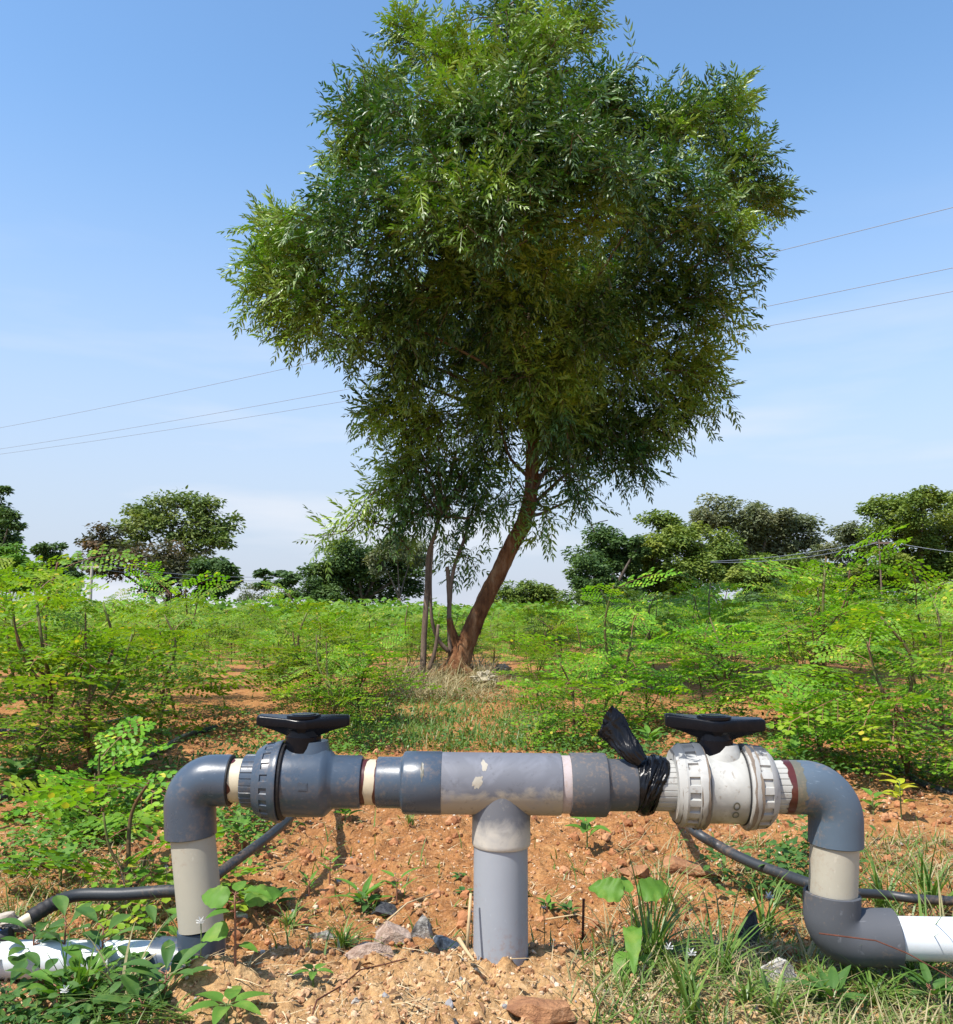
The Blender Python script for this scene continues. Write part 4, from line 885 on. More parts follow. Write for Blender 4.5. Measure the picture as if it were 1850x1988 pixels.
near = [
    ('tall moringa sapling with a bare dark stem, second from the left edge in front', 190, 1515, hgt(1515, 1165), 101, dict(branches=4, nf=30)),
    ('slim moringa sapling nearest the left edge with dark lower leaves', 55, 1530, hgt(1530, 1120), 102, dict(branches=3, nf=28)),
    ('moringa sapling right behind the nearest left pair, with paler stems', 72, 1470, hgt(1470, 1075), 103, dict(branches=3, nf=26)),
    ('bushy moringa sapling with several stems above the left valve handle', 590, 1418, hgt(1418, 1180), 104, dict(branches=5, nf=36, lean=0.1)),
    ('moringa sapling between the leftmost stems and the left valve, growing over red soil', 310, 1425, hgt(1425, 1190), 105, dict(branches=4, nf=28)),
    ('bright moringa sapling with upright tip just right of the tree trunk', 1170, 1420, hgt(1420, 1130), 106, dict(branches=4, nf=34)),
    ('low bushy moringa sapling directly behind the black bag mouth', 1110, 1450, hgt(1450, 1290), 107, dict(branches=3, nf=26)),
    ('moringa sapling with thin dark stems right behind the right valve handle', 1375, 1425, hgt(1425, 1195), 108, dict(branches=5, nf=34)),
    ('tallest moringa sapling with a reddish upright tip right of the right handle', 1600, 1425, hgt(1425, 1068), 109, dict(branches=5, nf=38)),
    ('moringa sapling with two dark crossing stems at the right above the elbow', 1762, 1510, hgt(1510, 1190), 110, dict(branches=5, nf=40, low=True)),
    ('moringa sapling at the right edge with its yellow green tip raised', 1830, 1440, hgt(1440, 1120), 111, dict(branches=4, nf=30)),
    ('leafy moringa sapling low over the right valve and elbow', 1600, 1480, hgt(1480, 1370), 112, dict(branches=3, nf=22, big=True)),
    ('moringa sapling with dark green shaded leaves below the right tree group', 1375, 1330, hgt(1330, 1125), 113, dict(branches=3, nf=26)),
    ('small big-leaved moringa sapling against the outer side of the left elbow', 255, 1760, 0.27, 114, dict(branches=2, nf=9, low=False, big=True)),
    ('feathery moringa sapling reaching over the drip line left of the left elbow', 190, 1590, 0.20, 115, dict(branches=3, nf=12, big=True)),
    ('low moringa sapling between tree foot and left valve handle', 700, 1415, hgt(1415, 1250), 116, dict(branches=3, nf=24)),
    ('moringa sapling in the row left of the tree trunk', 640, 1370, hgt(1370, 1180), 117, dict(branches=4, nf=30)),
]
for lab, x, y, h, sv, kw in near:
    sapling(lab, x, y, h, sv, **kw)
# rows further back
cnt = 0; used = [gnd(n_[1], n_[2]) for n_ in near[:13]] + [gnd(890, 1310)]
rows_y = []; yv = 3.9
while yv < 19: rows_y.append(yv); yv += 0.85 + 0.02 * yv
for ry_ in rows_y:
    half = ry_ * 0.60; xs_ = -half
    while xs_ < half:
        px = xs_ + random.uniform(-0.15, 0.15); py = ry_ + random.uniform(-0.2, 0.2); xs_ += random.uniform(0.60, 0.85) if ry_ < 6.5 else random.uniform(0.42, 0.62) + 0.015 * ry_
        sxp = 925 + px / py * F
        if py < 7.6 and 770 < sxp < 985: continue
        if py < 5.0 and 640 < sxp < 1040: continue
        if py < 4.0 and 380 < sxp < 560: continue
        if abs(px - TO[0]) < 0.45 and abs(py - TO[1]) < 0.7: continue
        if any((u.x - px) ** 2 + (u.y - py) ** 2 < 0.30 ** 2 for u in used): continue
        if cnt > 262: continue
        cnt += 1
        side = 'left' if sxp < 890 else 'right'
        band = 'in the front rows' if py < 6 else ('in the middle rows' if py < 11 else 'far back in the rows')
        h = random.uniform(0.46, 0.78) if side == 'left' else random.uniform(0.50, 0.88)
        if 640 < sxp < 1130: h *= 0.85
        if (sxp > 1330 or sxp < 330) and py < 12: h *= 1.08
        k = random.randrange(7)
        sapling('moringa sapling among look-alikes %s %s of the neem tree' % (band, side), 0, 0, h, 200 + k, pk='p%d' % k, pos=Vector((px, py, ghf(px, py))),
                group='moringa saplings %s, %s of the tree' % (band, side), branches=4, nf=26)
print('saplings', cnt)
# far crop as one mass
K = 46000; d = 15 + 60 * rng.random(K) ** 1.6; x = (rng.random(K) - 0.5) * 1.35 * d
hh = 0.80 + 0.35 * vnoise(x * 1.3, d * 1.3, 77) + 0.25 * vnoise(x * 0.3, d * 0.3, 78); z = gh(x, d) + hh * (0.25 + 0.75 * rng.random(K) ** 0.55)
dv = np.column_stack([rng.normal(size=K), rng.normal(size=K), 0.25 * rng.normal(size=K)]); LQ = leaflet(1.0, 0.5, 0, 0.25, 0.1)
tag(obj('far_crop', LQ.many(np.column_stack([x, d, z]), frames(dv, rng.normal(size=K) * 0.6), 0.07 + 0.0035 * d * (0.6 + 0.8 * rng.random(K))), M['moringa_far']), 'green crop of moringa merging into a mass far back', kind='stuff')

# ------------------------------------------------------------------ background trees
def bg_tree(name, label, lobes, d, base, col, leaf=0.16, n=5000, tmat='limb', tr_=0.16, cat='tree', see=0.0, group=None, depthr=0.8, flat=0.35):
    b = at(base[0], base[1], d); b.z = ghf(b.x, b.y) - 0.1; t = thing(name, label, cat, tuple(b), group); o0 = tuple(b)
    stems = []; V_ = []; tot = sum(l_[2] * l_[3] for l_ in lobes); fork = Vector(b).lerp(at(base[0] + rng.uniform(-8, 8), (base[1] + lobes[0][1]) / 2 + 10, d), 0.75)
    stems.append(tube(curve([b, b.lerp(fork, 0.5) + Vector((0.1, 0, 0)), fork], 8), np.linspace(tr_, tr_ * 0.7, 8), 8))
    LPs = []; LDs = []
    n = int(n * (2.0 if 'umbrella' not in label and 'rusty' not in label else 1.0)); leaf *= 1.1
    for lx, ly, rx, ry in lobes:
        rx *= 1.1; ry *= 1.1
        dd = d + rng.uniform(-1, 1) * depthr * 1.5; c = np.array(tuple(at(lx, ly, dd))); s = dd / F; R3 = np.array((rx * s, (rx + ry) / 2 * s * depthr, ry * s))
        stems.append(tube(curve([fork, Vector(tuple((np.array(fork) + c) / 2 + np.array((0, 0, 0.1)))), Vector(tuple(c))], 8), np.linspace(tr_ * 0.5, tr_ * 0.15, 8), 5))
        nc = max(5, int(16 * (rx * ry / 2400.0) ** 0.6)); m = int(n * rx * ry / tot / nc) + 1
        for k in range(nc):
            v = rng.normal(size=3); v /= np.linalg.norm(v); cp = c + v * R3 * rng.uniform(0.5, 0.92); rad = R3.mean() * rng.uniform(0.34, 0.56)
            if rng.random() < 0.5: stems.append(tube([c, (c + cp) / 2 + rng.normal(size=3) * 0.05, cp], [tr_ * 0.14, tr_ * 0.1, tr_ * 0.05], 4, cap=False))
            pp = rng.normal(size=(m, 3)); pp /= np.linalg.norm(pp, axis=1, keepdims=True); pp *= (rng.random((m, 1)) ** 0.5) * rad * np.array((1.15, 1.15, 0.75))
            LPs.append(cp + pp); LDs.append(pp + rng.normal(size=(m, 3)) * rad * 0.7)
    LPs = np.vstack(LPs); LDs = np.vstack(LDs); LDs[:, 2] *= flat
    lf = leaflet(1.0, 0.45, 0, 0.3, 0.15); K_ = len(LPs)
    obj('trunk', local(G.join(stems), o0), M[tmat], t, True); obj('crown', local(lf.many(LPs, frames(LDs, rng.normal(size=K_) * 0.7), leaf * (0.6 + 0.8 * rng.random(K_))), o0), col, t)
    return t
def fl(n, a, b, c=None, tr=0.25):
    a, b, c = [tuple(v * 1.2 + 0.006 for v in q) for q in (a, b, c)]
    return leaf_mat(n, a, b, c, rough=0.55, trans=tr, scale=0.5, spec=0.25)
BM = {'dk': fl('dark_far_leaf', (0.035, 0.075, 0.022), (0.075, 0.13, 0.030), (0.11, 0.16, 0.03)),
      'yg': fl('yellow_green_far_leaf', (0.07, 0.12, 0.022), (0.15, 0.20, 0.028), (0.21, 0.235, 0.03)),
      'gy': fl('grey_green_far_leaf', (0.085, 0.11, 0.055), (0.15, 0.17, 0.085), (0.19, 0.19, 0.10)),
      'br': fl('rusty_far_leaf', (0.040, 0.050, 0.022), (0.075, 0.070, 0.03), (0.13, 0.065, 0.03)),
      'ol': fl('olive_far_leaf', (0.075, 0.125, 0.028), (0.14, 0.18, 0.04), (0.19, 0.21, 0.05))}
bg_tree('broad_tree', 'tall umbrella-crowned tree with light olive top against the sky on the left', [(340, 985, 80, 26), (270, 1010, 55, 25), (405, 1020, 55, 28), (330, 1020, 85, 26), (250, 1050, 40, 22), (430, 1050, 30, 22), (360, 1055, 70, 22)], 55, (325, 1185), BM['ol'], 0.24, 9000, tr_=0.28, depthr=0.7)
bg_tree('broad_tree', 'dark rusty tree mass under the umbrella-crowned tree on the left', [(195, 1050, 45, 30), (235, 1085, 60, 38), (300, 1090, 60, 40), (360, 1100, 50, 40), (330, 1140, 55, 28), (185, 1085, 30, 25)], 52, (300, 1190), BM['br'], 0.22, 8500, tr_=0.22)
bg_tree('broad_tree', 'small dark green tree at the right foot of the left tree group', [(410, 1105, 38, 30), (435, 1120, 24, 26), (395, 1135, 35, 24), (430, 1150, 20, 16)], 48, (415, 1190), BM['dk'], 0.20, 3600, tr_=0.14)
bg_tree('broad_tree', 'dark tree cut off by the left edge of the picture', [(5, 1030, 42, 32), (-30, 1000, 50, 40), (20, 1010, 30, 16), (-10, 1065, 40, 22), (-5, 955, 26, 12)], 30, (-20, 1190), BM['dk'], 0.12, 5000, tr_=0.15)
bg_tree('young_tree', 'young dark tree with a loose top between the left edge and the pole', [(98, 1068, 26, 18), (95, 1100, 40, 22), (130, 1120, 30, 20), (60, 1110, 25, 16), (145, 1095, 16, 14)], 24, (110, 1190), BM['dk'], 0.10, 2600, tr_=0.06)
bg_tree('young_tree', 'bright green sapling tree rising over the crop at the left edge', [(10, 1085, 40, 30), (-10, 1110, 40, 30), (45, 1120, 40, 24), (100, 1130, 40, 20)], 7.5, (15, 1225), M['moringa_far'], 0.035, 3000, tr_=0.015, tmat='stem')
bg_tree('broad_tree', 'dark bushy tree left of the neem trunk behind the crop', [(690, 1085, 60, 38), (760, 1075, 55, 36), (640, 1120, 55, 35), (720, 1130, 80, 40), (800, 1110, 40, 40), (670, 1060, 30, 18)], 42, (700, 1195), BM['dk'], 0.16, 9500, tr_=0.2)
bg_tree('broad_tree', 'thin grey-leaved tree inside the bushy mass left of the neem trunk', [(770, 1065, 40, 28), (800, 1080, 30, 30), (740, 1090, 30, 25)], 39, (775, 1195), BM['gy'], 0.13, 1800, tr_=0.1)
bg_tree('shrub', 'low dark shrub between the thin reddish weeds and the bushy tree', [(600, 1150, 40, 22), (560, 1160, 30, 16), (640, 1160, 35, 22)], 40, (600, 1195), BM['dk'], 0.14, 2600, tr_=0.05, cat='shrub')
bg_tree('young_tree', 'palm-like young tree with layered leaves left of the dark shrub', [(510, 1115, 14, 8), (510, 1135, 16, 8), (545, 1110, 24, 8), (565, 1120, 24, 8), (550, 1135, 20, 8)], 34, (540, 1195), BM['dk'], 0.15, 900, tr_=0.05, flat=0.1)
bg_tree('shrub', 'thin reddish dry weed standing left of the palm-like young tree', [(490, 1150, 18, 30), (480, 1165, 20, 20), (505, 1170, 18, 16)], 36, (490, 1195), BM['gy'], 0.10, 500, tr_=0.04, cat='shrub')
bg_tree('shrub', 'rounded olive shrub seen just right of the neem trunk', [(1020, 1155, 50, 26), (1060, 1165, 35, 24), (985, 1165, 35, 22), (1100, 1180, 30, 16)], 46, (1020, 1195), BM['yg'], 0.16, 3600, tr_=0.08, cat='shrub')
bg_tree('broad_tree', 'dense dark green round tree, leftmost of the right tree group', [(1160, 1070, 48, 42), (1200, 1065, 40, 36), (1150, 1115, 42, 40), (1205, 1120, 50, 45), (1170, 1150, 45, 30), (1240, 1060, 18, 24)], 38, (1180, 1195), BM['dk'], 0.15, 9500, tr_=0.2)
bg_tree('broad_tree', 'broad yellow green tree next to the dark round tree on the right', [(1290, 1035, 48, 38), (1350, 1055, 62, 42), (1270, 1080, 50, 42), (1350, 1110, 65, 45), (1280, 1130, 55, 45), (1400, 1090, 40, 45)], 40, (1310, 1195), BM['yg'], 0.16, 12500, tr_=0.22)
bg_tree('broad_tree', 'tall grey green tree behind the yellow green tree on the right', [(1375, 1000, 50, 32), (1440, 1005, 50, 34), (1500, 1000, 48, 34), (1550, 1030, 42, 34), (1460, 1045, 75, 40), (1540, 1070, 50, 35), (1420, 1070, 50, 40)], 56, (1460, 1195), BM['gy'], 0.20, 12000, tr_=0.3)
bg_tree('broad_tree', 'short olive tree in front of the tall grey green tree', [(1490, 1105, 42, 36), (1540, 1110, 40, 34), (1510, 1140, 55, 34), (1450, 1130, 35, 34)], 36, (1500, 1195), BM['yg'], 0.14, 6500, tr_=0.14)
bg_tree('thin_tree', 'thin see-through tree with a bare trunk beside the far pole on the right', [(1640, 1030, 32, 22), (1620, 1060, 36, 26), (1665, 1060, 32, 30), (1640, 1095, 40, 26)], 44, (1662, 1195), BM['gy'], 0.15, 2800, tr_=0.14)
bg_tree('broad_tree', 'large dense tree filling the right edge of the picture', [(1730, 995, 52, 36), (1790, 985, 50, 34), (1850, 995, 50, 36), (1740, 1050, 60, 44), (1820, 1060, 65, 50), (1900, 1050, 50, 50), (1720, 1110, 50, 44), (1800, 1120, 70, 45), (1880, 1120, 50, 45)], 42, (1790, 1195), BM['yg'], 0.16, 17000, tr_=0.3)
bg_tree('broad_tree', 'dark tree standing between the thin tree and the large right edge tree, low down', [(1600, 1120, 45, 34), (1680, 1130, 45, 30), (1640, 1150, 60, 28), (1580, 1155, 40, 24)], 47, (1640, 1195), BM['dk'], 0.17, 6000, tr_=0.12)
bg_tree('shrub', 'low dark hedge under the right tree group', [(1150, 1172, 60, 20), (1260, 1172, 70, 22), (1380, 1172, 70, 22), (1500, 1175, 70, 20), (1620, 1178, 70, 18), (1740, 1175, 70, 20), (1850, 1172, 60, 22)], 33, (1400, 1195), BM['dk'], 0.14, 9000, tr_=0.05, cat='hedge')

# far walls, poles, wires
def box(c, s): 
    x, y, z = c; a, b_, h = s[0] / 2, s[1] / 2, s[2]
    return G([(x - a, y - b_, z), (x + a, y - b_, z), (x + a, y + b_, z), (x - a, y + b_, z), (x - a, y - b_, z + h), (x + a, y - b_, z + h), (x + a, y + b_, z + h), (x - a, y + b_, z + h)], [(0, 3, 2, 1), (4, 5, 6, 7), (0, 1, 5, 4), (1, 2, 6, 5), (2, 3, 7, 6), (3, 0, 4, 7)])
M['wallg'] = rough_mat('grey_cement_wall', [(0.3, (0.20, 0.18, 0.16)), (0.7, (0.32, 0.29, 0.27))], 1.5, 0.9, 0.2, 10)
M['wallw'] = rough_mat('white_wall', [(0.3, (0.70, 0.70, 0.68)), (0.7, (0.8, 0.8, 0.8))], 2, 0.9, 0.1, 10)
M['pole'] = rough_mat('concrete_pole', [(0.3, (0.38, 0.34, 0.28)), (0.7, (0.52, 0.47, 0.40))], 3, 0.9, 0.1, 10)
M['wire'] = plastic('aluminium_wire', (0.22, 0.24, 0.28), 0.7, dirt_amt=0.0, scratch=0)
def far_wall(name, lab, x0, x1, y0, d, m):
    a, b_ = at(x0, y0, d), at(x1, y0, d); cx_ = (a.x + b_.x) / 2; zb = ghf(cx_, d) - 0.1; w_ = thing(name, lab, 'wall', (cx_, d, zb))
    hgt_ = a.z - zb
    obj('wall_panel', box((0, 0, 0), (b_.x - a.x, 0.2, hgt_)), M[m], w_); obj('coping', box((0, 0, hgt_), (b_.x - a.x + 0.1, 0.28, 0.05)), M[m], w_)
far_wall('cement_wall', 'low grey cement wall behind the crop below the left tree group', 332, 446, 1180, 28, 'wallg')
far_wall('white_wall', 'short white wall piece left of the grey cement wall', 284, 318, 1180, 28.5, 'wallw')
def pole(lab, x, ytop, d, m, r=0.09):
    p = at(x, ytop, d); zb = ghf(p.x, p.y) - 0.2; t = thing('utility_pole', lab, 'pole', (p.x, p.y, zb)); H = p.z - zb
    obj('post', tube([(0, 0, 0), (0, 0, H * 0.5), (0, 0, H)], [r, r * 0.85, r * 0.7], 10), M[m], t, True, 40); obj('crossarm', box((0, 0, H - 0.25), (0.9, 0.08, 0.09)), M[m], t)
    return p
p1 = pole('pale concrete pole in front of the left tree group', 179, 1092, 40, 'pole', 0.085)
p2 = pole('thin pale pole before the large right edge tree', 1706, 1045, 38, 'paleb', 0.045)
def wire(lab, a, b_, sag, r, n=40, nm='power_line'):
    P = [a.lerp(b_, t) + Vector((0, 0, -sag * 4 * t * (1 - t))) for t in np.linspace(0, 1, n)]; b0 = tuple(P[0])
    o_ = obj(nm, local(tube(P, r, 5), b0), M['wire'], None, True); o_.location = b0; tag(o_, lab, 'power line')
wire('topmost of the three long overhead wires behind the neem tree', at(-120, 852, 31), at(2050, 352, 12.3), 0.25, 0.0062)
wire('middle of the three long overhead wires behind the neem tree', at(-120, 889, 35), at(2050, 478, 14.3), 0.25, 0.007)
wire('lowest of the three long overhead wires behind the neem tree', at(-120, 897, 37), at(2050, 528, 15.2), 0.25, 0.007)
wire('upper slack wire running from the right pole down to the left before the trees', p2 + Vector((-0.35, 0, -0.12)), at(1380, 1090, 32), 0.15, 0.012)
wire('lower slack wire running from the right pole down to the left before the trees', p2 + Vector((0.0, 0, -0.16)), at(1380, 1092, 32), 0.25, 0.012)
wire('slack wire running from the right pole off the right edge', p2 + Vector((0.35, 0, -0.12)), at(1960, 1080, 36), 0.12, 0.012)
wire('upper thin wire crossing before the left tree group', p1 + Vector((0.3, 0, -0.12)), at(720, 1105, 50), 0.5, 0.011)
wire('lower thin wire crossing before the left tree group', p1 + Vector((0.3, 0, -0.30)), at(720, 1112, 50), 0.5, 0.011)
wire('thin wire running from the left pole off the left edge', p1 + Vector((-0.35, 0, -0.12)), at(-120, 1075, 38), 0.3, 0.011)

# ------------------------------------------------------------------ grass and weeds
def blade(p, dirv, L_, w_, bend, n=5):
    d = np.array((dirv[0], dirv[1], 0.0)); d /= np.linalg.norm(d) + 1e-9; s = np.array((-d[1], d[0], 0)); V = []
    el = dirv[2]
    pos = np.array(p, float); a = el
    for i in range(n):
        t = i / (n - 1); hw_ = w_ / 2 * (1 - t ** 1.6) + 0.0001; V += [tuple(pos - s * hw_), tuple(pos + s * hw_ + np.array((0, 0, hw_ * 0.4)))]
        pos = pos + (d * math.cos(a) + np.array((0, 0, math.sin(a)))) * L_ / (n - 1); a -= bend / (n - 1)
    return V
def grass_soup(items, n=5):
    V = []; 
    for it in items: V += blade(*it, n=n)
    K_ = len(items); base = np.arange(K_) * 2 * n; L_ = []
    q = np.array([(2 * i, 2 * i + 1, 2 * i + 3, 2 * i + 2) for i in range(n - 1)]); g_ = G(); g_.V = np.array(V)
    g_.L = (q[None] + base[:, None, None]).ravel(); g_.S = np.full(K_ * (n - 1), 4); g_.M = np.zeros(K_ * (n - 1), int); return g_
def tuft(label, x, y, nb, L_, w_, spread=0.5, mat='grass', lean=None, group=None, seedv=0, el=(0.5, 1.4), bend=(0.6, 1.8)):
    r_ = np.random.default_rng(900 + seedv); p = gnd(x, y); it = []
    for k in range(int(nb * 1.7)):
        a = r_.uniform(0, 6.28) if lean is None else lean + r_.normal() * spread
        it.append(((r_.normal() * 0.006, r_.normal() * 0.006, -0.004), (math.cos(a), math.sin(a), r_.uniform(*el)), L_ * r_.uniform(0.55, 1.15), w_ * r_.uniform(0.7, 1.2), r_.uniform(*bend)))
    o_ = obj('grass_tuft', grass_soup(it, 6), M[mat]); o_.location = tuple(p); return tag(o_, label, 'grass tuft', group)
tuft('large spreading grass tuft with long arching blades right of the riser', 1272, 1868, 34, 0.15, 0.0052, seedv=1)
tuft('upright grass tuft behind the broad crinkled leaves right of the riser', 1262, 1930 - 60, 14, 0.20, 0.0045, seedv=2, el=(1.0, 1.5), bend=(0.2, 0.8))
tuft('long-bladed grass tuft leaning before the black rock', 1400, 1895, 18, 0.17, 0.0050, seedv=3)
tuft('dark grass tuft sprouting beside the black rock and right riser', 1545 - 60, 1815, 18, 0.14, 0.0048, seedv=4, el=(0.8, 1.5))
tuft('grass tuft left of the rock pile with thin spread blades', 665, 1838, 40, 0.085, 0.0030, seedv=5)
tuft('slender grass tuft at the foot of the leaning left pipe', 385, 1880, 14, 0.15, 0.0045, seedv=6, el=(0.9, 1.5), bend=(0.2, 0.9))
tuft('flat striped grass blades fanning left over the gravel', 388, 1905, 6, 0.22, 0.0050, 0.25, lean=R(200), seedv=7, el=(0.15, 0.7), bend=(0.4, 1.1))
tuft('bright grass blades standing alone at the bottom right of the riser', 1345, 1985, 9, 0.13, 0.0055, seedv=8, el=(1.0, 1.45), bend=(0.2, 0.7))
tuft('grass clump at the bottom edge under the right riser', 1505, 1985, 12, 0.10, 0.005, seedv=9, el=(0.9, 1.5))
tuft('wide leaved grass clump in the bottom right corner by dry stalks', 1700, 1945, 34, 0.10, 0.0050, seedv=10, el=(0.4, 1.3))
tuft('leafy grass clump below the lower right elbow', 1590, 1935, 30, 0.09, 0.0050, seedv=11, el=(0.3, 1.2))
tuft('tall pale grass clump behind the white pipe at the right edge', 1812, 1770, 34, 0.20, 0.0052, seedv=12, el=(0.7, 1.5))
tuft('thin grass clump behind the lower right elbow', 1715, 1765, 22, 0.15, 0.004, seedv=13, el=(0.8, 1.5))
tuft('long grass blades arching across the white pipe on the right', 1800, 1895, 16, 0.23, 0.0045, seedv=14, el=(0.7, 1.3), bend=(0.6, 1.4))
tuft('small grass sprout below the reducer left of the tee', 795, 1602, 12, 0.07, 0.0028, seedv=15, el=(1.1, 1.55))
tuft('pale grass tuft on soil between the two right clods', 1300, 1770, 14, 0.15, 0.0035, seedv=16, el=(0.9, 1.5))
tuft('sparse grass tuft among the weeds in the bottom left corner', 150, 1960, 20, 0.12, 0.0045, seedv=17, el=(0.9, 1.5), bend=(0.2, 0.9))
tuft('grass blades at the left edge over the blue bottle', 22, 1830, 10, 0.12, 0.0045, seedv=18, el=(1.0, 1.5), bend=(0.2, 0.8))

def scatter(n, region, f):
    """random ground points inside a picture-space polygon box list, as world x,y"""
    o_ = []
    for (x0, x1, y0, y1, wt) in region:
        k = int(n * wt)
        u = rng.random(k); yy = y0 + (y1 - y0) * rng.random(k); xx = x0 + (x1 - x0) * u
        dd = CAMZ * F / (yy - HY); o_.append(np.column_stack([(xx - 925) / F * dd, dd]))
    P_ = np.vstack(o_); return P_
def patch(name, label, region, n, L_, w_, mat, el=(0.3, 1.4), bend=(0.3, 1.6), nn=4, clump=0.02, lift=0.0, flat=False):
    P_ = scatter(n, region, None); keep = (vnoise(P_[:, 0] * 9, P_[:, 1] * 9, 55) + 0.25 * rng.normal(size=len(P_)) > -0.12); P_ = P_[keep]; P_ += rng.normal(size=P_.shape) * clump
    Z_ = gh(P_[:, 0], P_[:, 1]); it = []
    for (x_, y_), z_ in zip(P_, Z_):
        a = rng.uniform(0, 6.28); it.append(((x_, y_, z_ - 0.002 + lift * rng.random()), (math.cos(a), math.sin(a), rng.uniform(*el)), L_ * rng.uniform(0.5, 1.3), w_ * rng.uniform(0.6, 1.3), rng.uniform(*bend)))
    return tag(obj(name, grass_soup(it, nn), M[mat]), label, kind='stuff')
RG = [(1480, 1900, 1700, 1990, 0.38), (1130, 1520, 1760, 1970, 0.15), (1400, 1900, 1600, 1720, 0.22), (-40, 330, 1640, 1760, 0.16), (-40, 360, 1900, 1990, 0.08), (560, 1500, 1560, 1800, 0.10)]
patch('short_grass', 'short green grass growing in patches round the right riser and left corner', RG, 6500, 0.055, 0.0032, 'grass')
patch('dry_grass', 'dry straw-coloured grass lying round the right riser', [(1500, 1900, 1720, 1990, 0.42), (1130, 1520, 1760, 1970, 0.25), (1180, 1600, 1600, 1760, 0.2), (1650, 1900, 1600, 1720, 0.22), (-40, 330, 1620, 1750, 0.16)], 5200, 0.075, 0.0024, 'drygrass', el=(0.0, 0.9), bend=(0.1, 1.0))
patch('dry_straw', 'thin dry straw bits lying on the red soil', [(-60, 1900, 1560, 1960, 0.5), (-60, 1900, 1400, 1580, 0.5)], 7000, 0.055, 0.0018, 'straw', el=(-0.05, 0.25), bend=(-0.3, 0.4), nn=3, lift=0.004)
patch('low_weeds', 'low green weeds scattered along the soil between the crop rows', [(640, 1100, 1330, 1450, 0.4), (-60, 640, 1350, 1480, 0.25), (1040, 1900, 1350, 1480, 0.35)], 6500, 0.06, 0.008, 'weed_dark', el=(0.2, 1.3), bend=(0.4, 1.6))
patch('weedy_grass', 'mixed thin grass between the tree foot and the pipes', [(680, 1080, 1310, 1450, 1.0)], 6500, 0.09, 0.005, 'grass', el=(0.3, 1.4))
patch('dry_straw_heap', 'heap of dry straw at the foot of the neem tree', [(770, 960, 1318, 1362, 1.0)], 4500, 0.20, 0.005, 'drygrass', el=(0.0, 1.0), bend=(0.2, 1.5), lift=0.05, clump=0.06)

# small-leaved ground cover: leaf rosettes as soup
def cover(name, label, region, n, s, mat, hmax=0.05):
    P_ = scatter(n, region, None); keep = vnoise(P_[:, 0] * 6, P_[:, 1] * 6, 57) > -0.08; P_ = P_[keep]; K_ = len(P_); m = 9
    P3 = np.repeat(np.column_stack([P_, gh(P_[:, 0], P_[:, 1])]), m, axis=0); P3[:, :2] += rng.normal(size=(K_ * m, 2)) * s * 1.8; P3[:, 2] += rng.random(K_ * m) * hmax
    a = rng.random(K_ * m) * 6.28; D_ = np.column_stack([np.cos(a), np.sin(a), rng.uniform(-0.3, 0.9, K_ * m)])
    return tag(obj(name, leaflet(1.0, 0.55, 0, 0.25, 0.2, ((0, 0), (0.35, 0.9), (0.72, 0.9), (1, 0))).many(P3, frames(D_, rng.normal(size=K_ * m) * 0.4), s * rng.uniform(0.6, 1.3, K_ * m)), M[mat]), label, kind='stuff')
cover('ground_cover', 'small-leaved green ground cover under the saplings', [(-60, 560, 1400, 1600, 0.32), (1050, 1900, 1370, 1520, 0.42), (1380, 1600, 1580, 1700, 0.10), (560, 1050, 1330, 1460, 0.16)], 1500, 0.022, 'weed_dark', 0.09)
cover('clover_patch', 'pale green small-leaved plants low behind the pipes', [(1040, 1260, 1380, 1460, 0.35), (350, 560, 1560, 1680, 0.12), (-60, 300, 1560, 1660, 0.22), (500, 760, 1430, 1500, 0.2)], 900, 0.017, 'weed', 0.10)
cover('corner_weeds', 'dense low weeds filling the bottom left corner', [(-40, 300, 1870, 1990, 1.0)], 150, 0.018, 'weed_dark', 0.05)

# broad leaves
def big_leaf(L_, W_, cup=0.2, droop=0.35, ruf=0.0, shape=None, n=9, m=6, seedv=1):
    shape = shape or (lambda t: math.sin(math.pi * min(1, t ** 0.75)) ** 0.8)
    V = []
    for i in range(n):
        t = i / (n - 1)
        for j in range(-m // 2, m // 2 + 1):
            s = j / (m / 2); w_ = max(0.004, shape(t)) * W_ * 0.5
            V.append((t * L_, s * w_, -droop * L_ * t * t + cup * abs(s) * w_ + ruf * L_ * math.sin(t * 22 + abs(s) * 3) * abs(s) * 0.06))
    mm_ = m + 1; Fs = [(i * mm_ + j, i * mm_ + j + 1, (i + 1) * mm_ + j + 1, (i + 1) * mm_ + j) for i in range(n - 1) for j in range(m)]
    return G(V, Fs)
def weed(name, label, x, y, leaves, stem_h, mat='weed', smat='gstem', lean=(0, 0), pos=None, sr=0.0022, cat='weed', group=None):
    """leaves: (azimuth deg, elevation, height fraction, length, width, kwargs)"""
    p = Vector(pos) if pos is not None else gnd(x, y); t = thing(name, label, cat, tuple(p), group)
    S = curve([(0, 0, -0.005), (lean[0] * 0.4, lean[1] * 0.4, stem_h * 0.5), (lean[0], lean[1], stem_h)], 10); sg = [tube(S, np.linspace(sr, sr * 0.6, len(S)), 7)]; lg = []
    for az, el, hf, L_, W_, kw in leaves:
        b = S[int(hf * (len(S) - 1))]; a = R(az); d = np.array((math.cos(a), math.sin(a), el)); pet = 0.22 * L_; q = b + d / np.linalg.norm(d) * pet
        sg.append(tube([b, (b + q) / 2 + np.array((0, 0, 0.001)), q], sr * 0.45, 5)); A = frames(np.array([d]), np.array([kw.pop('roll', 0.0)]))
        lg.append(big_leaf(L_, W_, **kw).many(np.array([q]), A, [1.0]))
    obj('stem', G.join(sg), M[smat], t, True); obj('leaves', G.join(lg), M[mat], t, True); return t
